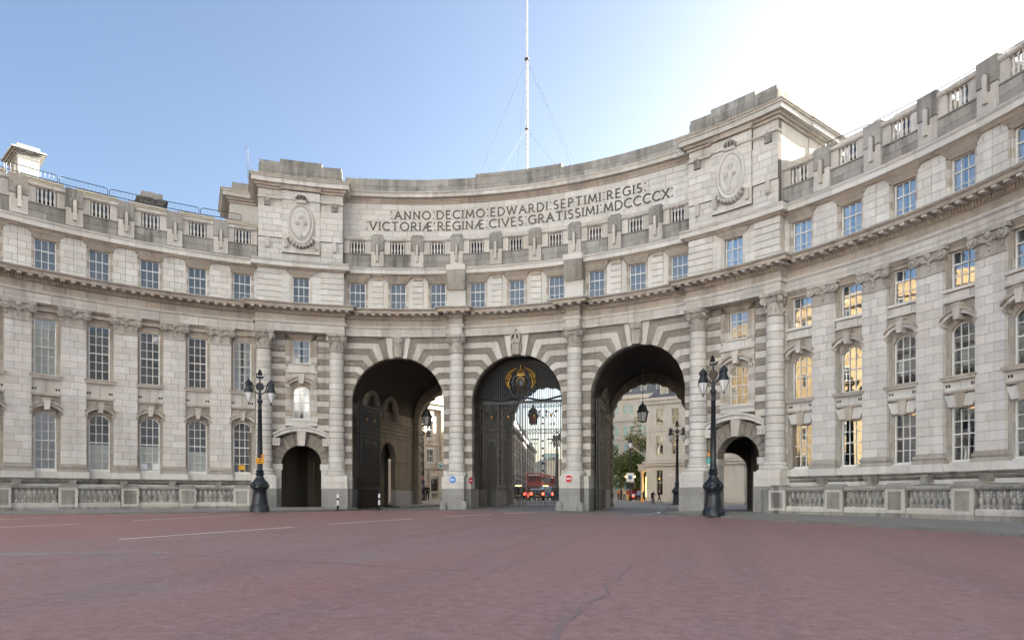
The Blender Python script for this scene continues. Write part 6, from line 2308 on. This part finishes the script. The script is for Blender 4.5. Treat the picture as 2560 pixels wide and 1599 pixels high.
# ---- vehicles
def extrude_profile(mb, prof, hw, mat, inset=0.0):
    """side profile [(y, z)...] across the width, shoulders pulled in."""
    k = len(prof)
    vs_ = []
    for xx, sc in ((-hw, .93), (-hw * .90, 1.0), (hw * .90, 1.0), (hw, .93)):
        zc = sum(p[1] for p in prof) / k
        for yy, zz in prof:
            top = sst((zz - .9) / .7)
            xs_ = xx * (1 - .16 * top)
            vs_.append((xs_, yy * (1 if sc == 1 else .985), zc + (zz - zc) * (1 if sc == 1 else .97)))
    fs_ = [list(range(k))[::-1], [3 * k + i for i in range(k)]]
    for j in range(3):
        for i in range(k):
            a_, b_ = j * k + i, j * k + (i + 1) % k
            fs_.append([a_, b_, b_ + k, a_ + k])
    mb.add(vs_, fs_, mat)
def car(px, depth, paint, label, cab=False, rot=.26, name='parked_car'):
    x, y = seen(px, depth)
    t = thing(name, label, 'car', (x, y, zg(x, y) + .01), rot, 'vehicles waiting behind the middle gate')
    hw = .90; H = 1.72 if cab else 1.48
    b = MB()
    prof = [(-2.15, .38), (-2.2, .75), (-2.1, .98), (-1.85, H - .12), (-1.3, H), (.15, H), (.85, 1.02), (1.95, .88), (2.15, .7), (2.15, .35)]
    extrude_profile(b, prof, hw, paint)
    local_part('body', b, None, t, smooth=35)
    m = MB(); m.add([(-.66, -2.13, 1.03), (.66, -2.13, 1.03), (.58, -1.91, H - .16), (-.58, -1.91, H - .16)], [[0, 1, 2, 3]], 'glass_attic'); local_part('rear_window', m, None, t)
    m = MB(); m.add([(-.62, .80, 1.08), (.62, .80, 1.08), (.56, .22, H - .08), (-.56, .22, H - .08)], [[0, 1, 2, 3]], 'glass_attic'); local_part('windscreen', m, None, t)
    for sg in (-1, 1):
        m = MB(); m.add([(sg * .86, -1.6, 1.02), (sg * .86, .6, 1.02), (sg * .80, .1, H - .14), (sg * .80, -1.5, H - .14)], [[0, 1, 2, 3]], 'black'); local_part('side_window', m, None, t)
        m = MB(); m.xbox(sg * .72 - .13, sg * .72 + .13, -2.24, -2.15, .70, .98, 'tail_light'); local_part('tail_light', m, None, t)
        for yy in (-1.35, 1.35):
            m = MB(); m.tube([(sg * .80, yy, .32), (sg * .93, yy, .32)], .32, 18, 'tyre'); w_ = local_part('wheel', m, None, t)
            m = MB(); m.tube([(sg * .925, yy, .32), (sg * .94, yy, .32)], .2, 14, 'wire'); local_part('rim', m, None, w_)
    m = MB(); m.xbox(-.27, .27, -2.23, -2.18, .55, .67, 'plate_yellow'); local_part('number_plate', m, None, t)
    m = MB(); m.xbox(-.88, .88, -2.28, -2.1, .34, .52, 'black'); local_part('bumper', m, None, t)
    if cab:
        m = MB(); m.xbox(-.3, .3, -.1, .1, H, H + .15, 'sodium'); local_part('roof_sign', m, None, t)
    return t
car(1296, 80, 'black_paint', 'black taxi with red tail lights nearest behind the middle gate', True, name='taxi')
car(1341, 84, 'black_paint', 'dark car between the taxi and the blue car behind the middle gate')
car(1364, 86, 'blue_paint', 'bright blue car behind the right leaf of the middle gate', True)
car(1262, 92, 'black_paint', 'second dark cab left of the taxi behind the middle gate', True, name='taxi')
def bus(px, depth, H, label, rot=.2, W=1.22, Ln=9.0):
    x, y = seen(px, depth)
    t = thing('red_bus', label, 'bus', (x, y, zg(x, y) + .01), rot, 'red buses in the far traffic')
    b = MB(); b.xbox(-W, W, 0, Ln, .35, H); b.xbox(-W + .06, W - .06, .06, Ln - .06, H, H + .1); local_part('body', b, 'red_paint', t)
    rows = [(1.35, 2.25)] + ([(H - 1.3, H - .35)] if H > 3.6 else [])
    for za, zb in rows:
        m = MB(); m.xbox(-W + .15, W - .15, -.03, .0, za, zb, 'glass_attic'); local_part('windscreen', m, None, t)
        for sg in (-1, 1):
            m = MB(); m.xbox(sg * W - .02, sg * W + .02, .5, Ln - .5, za, zb, 'black'); local_part('window_band', m, None, t)
    m = MB(); m.xbox(-W + .3, W - .3, -.04, 0, H - .32, H - .08, 'sign_white'); local_part('destination_blind', m, None, t)
    m = MB(); m.xbox(-W + .1, W - .1, -.04, 0, .8, 1.2, 'sign_white'); local_part('front_panel', m, None, t)
    for sg in (-1, 1):
        for yy in (1.6, Ln - 2):
            m = MB(); m.tube([(sg * (W - .25), yy, .48), (sg * (W + .02), yy, .48)], .48, 18, 'tyre'); local_part('wheel', m, None, t)
        m = MB(); m.xbox(sg * (W - .3) - .12, sg * (W - .3) + .12, -.05, 0, .6, .78, 'tail_light'); local_part('light', m, None, t)
    return t
bus(1335, 112, 4.3, 'red double decker bus above the cars behind the middle gate', .05)
bus(1371, 128, 4.3, 'further red double decker bus right of the first behind the middle gate', .15)
bus(1594, 139, 3.1, 'red single decker bus front under the trees beyond the right arch', .02)

# ---- people
def mat_person(name, shoes, legs, top, skin, hair, zt=(.08, .93, 1.48, 1.70)):
    m, n, l, b = new_mat(name)
    tc = N(n, 'ShaderNodeTexCoord')
    sp = N(n, 'ShaderNodeSeparateXYZ'); l.new(tc.outputs['Object'], sp.inputs[0])
    r = N(n, 'ShaderNodeValToRGB'); r.color_ramp.interpolation = 'CONSTANT'
    e = r.color_ramp.elements
    while len(e) < 5:
        e.new(.5)
    for el, p, c in zip(e, (0, zt[0] / 2, zt[1] / 2, zt[2] / 2, zt[3] / 2), (shoes, legs, top, skin, hair)):
        el.position = p; el.color = (*c, 1)
    l.new(math_(n, l, 'MULTIPLY', sp.outputs[2], .5), r.inputs[0])
    ax = math_(n, l, 'ABSOLUTE', sp.outputs[0])
    hand = math_(n, l, 'MULTIPLY', math_(n, l, 'GREATER_THAN', ax, .225), math_(n, l, 'LESS_THAN', sp.outputs[2], .93))
    c = mix(n, l, hand, r.outputs[0], skin)
    l.new(c, b.inputs['Base Color']); b.inputs['Roughness'].default_value = .8
    return name
def person(px, depth, label, mat, rot=0.0, stride=.15, h=1.75, arm=0.0, pos=None, sit=False):
    """One continuous body grown from a posed skeleton."""
    x, y = pos[:2] if pos else seen(px, depth)
    z = pos[2] if pos else zg(x, y) + .13
    s = stride
    J = [((0, 0, .96), .135), ((0, .01, 1.12), .125), ((0, .02, 1.32), .155), ((0, .0, 1.46), .085), ((0, -.01, 1.54), .055), ((0, -.02, 1.64), .098), ((0, -.01, 1.73), .085),
         ((-.19, 0, 1.42), .07), ((-.25, .03 + arm, 1.15), .05), ((-.26, -.08 - arm, .93), .038), ((-.26, -.10 - arm, .84), .04),
         ((.19, 0, 1.42), .07), ((.25, .03 - arm, 1.15), .05), ((.26, -.08 + arm, .93), .038), ((.26, -.10 + arm, .84), .04),
         ((-.10, 0, .90), .105), ((-.11, -.03 - s * .5, .50), .07), ((-.11, -s, .10), .05), ((-.12, -s - .17, .045), .042),
         ((.10, 0, .90), .105), ((.11, -.03 + s * .5, .50), .07), ((.11, s, .10), .05), ((.12, s - .17, .045), .042)]
    if sit:
        J[16] = ((-.12, -.38, .74), .075); J[17] = ((-.12, -.30, .34), .05); J[18] = ((-.12, -.46, .28), .042)
        J[20] = ((.12, -.34, .62), .075); J[21] = ((.12, -.22, .22), .05); J[22] = ((.12, -.38, .16), .042)
        J[2] = ((0, -.12, 1.30), .155); J[3] = ((0, -.20, 1.43), .085); J[4] = ((0, -.25, 1.5), .055); J[5] = ((0, -.30, 1.6), .098); J[6] = ((0, -.30, 1.69), .085)
        for i, sx in ((7, -1), (11, 1)):
            J[i] = ((sx * .19, -.18, 1.38), .07); J[i + 1] = ((sx * .24, -.36, 1.14), .05); J[i + 2] = ((sx * .22, -.58, 1.04), .038); J[i + 3] = ((sx * .22, -.66, 1.03), .04)
    E_ = [(0, 1), (1, 2), (2, 3), (3, 4), (4, 5), (5, 6), (2, 7), (7, 8), (8, 9), (9, 10), (2, 11), (11, 12), (12, 13), (13, 14), (0, 15), (15, 16), (16, 17), (17, 18), (0, 19), (19, 20), (20, 21), (21, 22)]
    me = bpy.data.meshes.new('person')
    k = h / 1.75
    me.from_pydata([(a * k, b * k, c * k) for (a, b, c), r in J], E_, [])
    me.materials.append(MATS[mat])
    o = bpy.data.objects.new('person', me); COL.objects.link(o)
    md = o.modifiers.new('skin', 'SKIN')
    for v, (p, r) in zip(me.skin_vertices[0].data, J):
        v.radius = (r * k, r * k); v.use_root = False
    me.skin_vertices[0].data[0].use_root = True
    md.use_smooth_shade = True
    ss = o.modifiers.new('sub', 'SUBSURF'); ss.levels = 1; ss.render_levels = 1
    o.location = (x, y, z); o.rotation_euler = (0, 0, rot)
    tag(o, label, 'person', 'people beyond the arches')
    return o
SK, HR, BK = (.42, .26, .18), (.04, .025, .015), (.02, .02, .022)
P1 = mat_person('wear_black', BK, (.02, .02, .025), (.018, .018, .02), SK, (.35, .25, .18))
P2 = mat_person('wear_orange', BK, (.03, .03, .05), (.8, .28, .04), SK, HR)
P3 = mat_person('wear_yellow', BK, (.75, .42, .03), (.55, .05, .05), SK, HR)
P4 = mat_person('wear_blue', BK, (.03, .035, .07), (.30, .38, .60), SK, HR)
P5 = mat_person('wear_navy', BK, (.02, .02, .04), (.03, .035, .08), SK, HR)
P6 = mat_person('wear_cream', BK, (.10, .10, .14), (.70, .58, .30), SK, HR)
x, y = seen(1068.5, 76)
person(1068.5, 76, 'man in black standing beside the lamp post beyond the left arch', P1, .2, .06, 1.82)
person(1527, 101, 'person in navy at the left edge of the crowd beyond the right arch', P5, 1.2, .1, 1.5)
person(1546, 101, 'person in an orange top among the crowd beyond the right arch', P2, .5, .1, 1.55)
person(1561, 101, 'person in a cream top beside the lantern pole beyond the right arch', P6, -.6, .12, 1.6)
person(1570, 100, 'person in a red top and yellow trousers beyond the right arch', P3, .3, .12, 1.85)
person(1597, 100, 'person in a light blue shirt before the red bus beyond the right arch', P4, 3.0, .08, 1.85)
person(1609, 101, 'person in black before the portico beyond the right arch', P1, 2.2, .15, 1.7)
person(1648, 97, 'person in dark clothes walking past the tall doorway of the white building', P5, 1.4, .26, 1.78, .1)
person(1386, 84, 'person in black behind the right bars of the middle gate', P1, .4, .1, 1.8)
person(1379, 87, 'person in orange behind the bars of the middle gate', P2, .4, .1, 1.5)
# cyclist
x, y = seen(1632, 88)
z = zg(x, y)
t = thing('bicycle', 'bicycle under the dark rider beyond the right arch', 'bicycle', (x, y, z), .35)
for yy in (-.52, .52):
    m = MB(); ring = [(0, yy + .33 * cos(2 * pi * i / 24), .34 + .33 * sin(2 * pi * i / 24)) for i in range(25)]
    m.tube(ring, .022, 6); w_ = local_part('wheel', m, 'tyre', t)
    m = MB()
    for i in range(8):
        m.tube([(0, yy, .34), (0, yy + .32 * cos(pi * i / 4), .34 + .32 * sin(pi * i / 4))], .004, 3)
    local_part('spokes', m, 'wire', w_)
m = MB()
for p in ([(0, .52, .34), (0, .15, .30), (0, .22, .86), (0, .52, .34)], [(0, .15, .30), (0, -.38, .78), (0, .22, .80)], [(0, -.52, .34), (0, -.38, .95)]):
    m.tube(p, .02, 6)
local_part('frame', m, 'black', t)
m = MB(); m.tube([(-.24, -.45, 1.0), (-.1, -.36, .97), (.1, -.36, .97), (.24, -.45, 1.0)], .015, 6); local_part('handlebar', m, 'black', t)
m = MB(); m.ball((0, .24, .90), .13, 8, 5, sz=(.7, 1.1, .35)); local_part('saddle', m, 'black', t)
person(0, 0, 'dark clothed rider on the bicycle beyond the right arch', P1, .35, 0, 1.78, 0, pos=(x + .2 * -sin(.35) * 1, y + .2 * cos(.35), z + .0), sit=True)
x, y = seen(1605, 99)
m = MB(); m.lathe([(.19, 0), (.19, .05), (.14, .05), (.03, .72)], (0, 0), 12); o = build('traffic_cone', m, 'orange', None, 0, (x, y, zg(x, y) + .13)); tag(o, 'orange traffic cone before the red bus beyond the right arch', 'traffic cone')
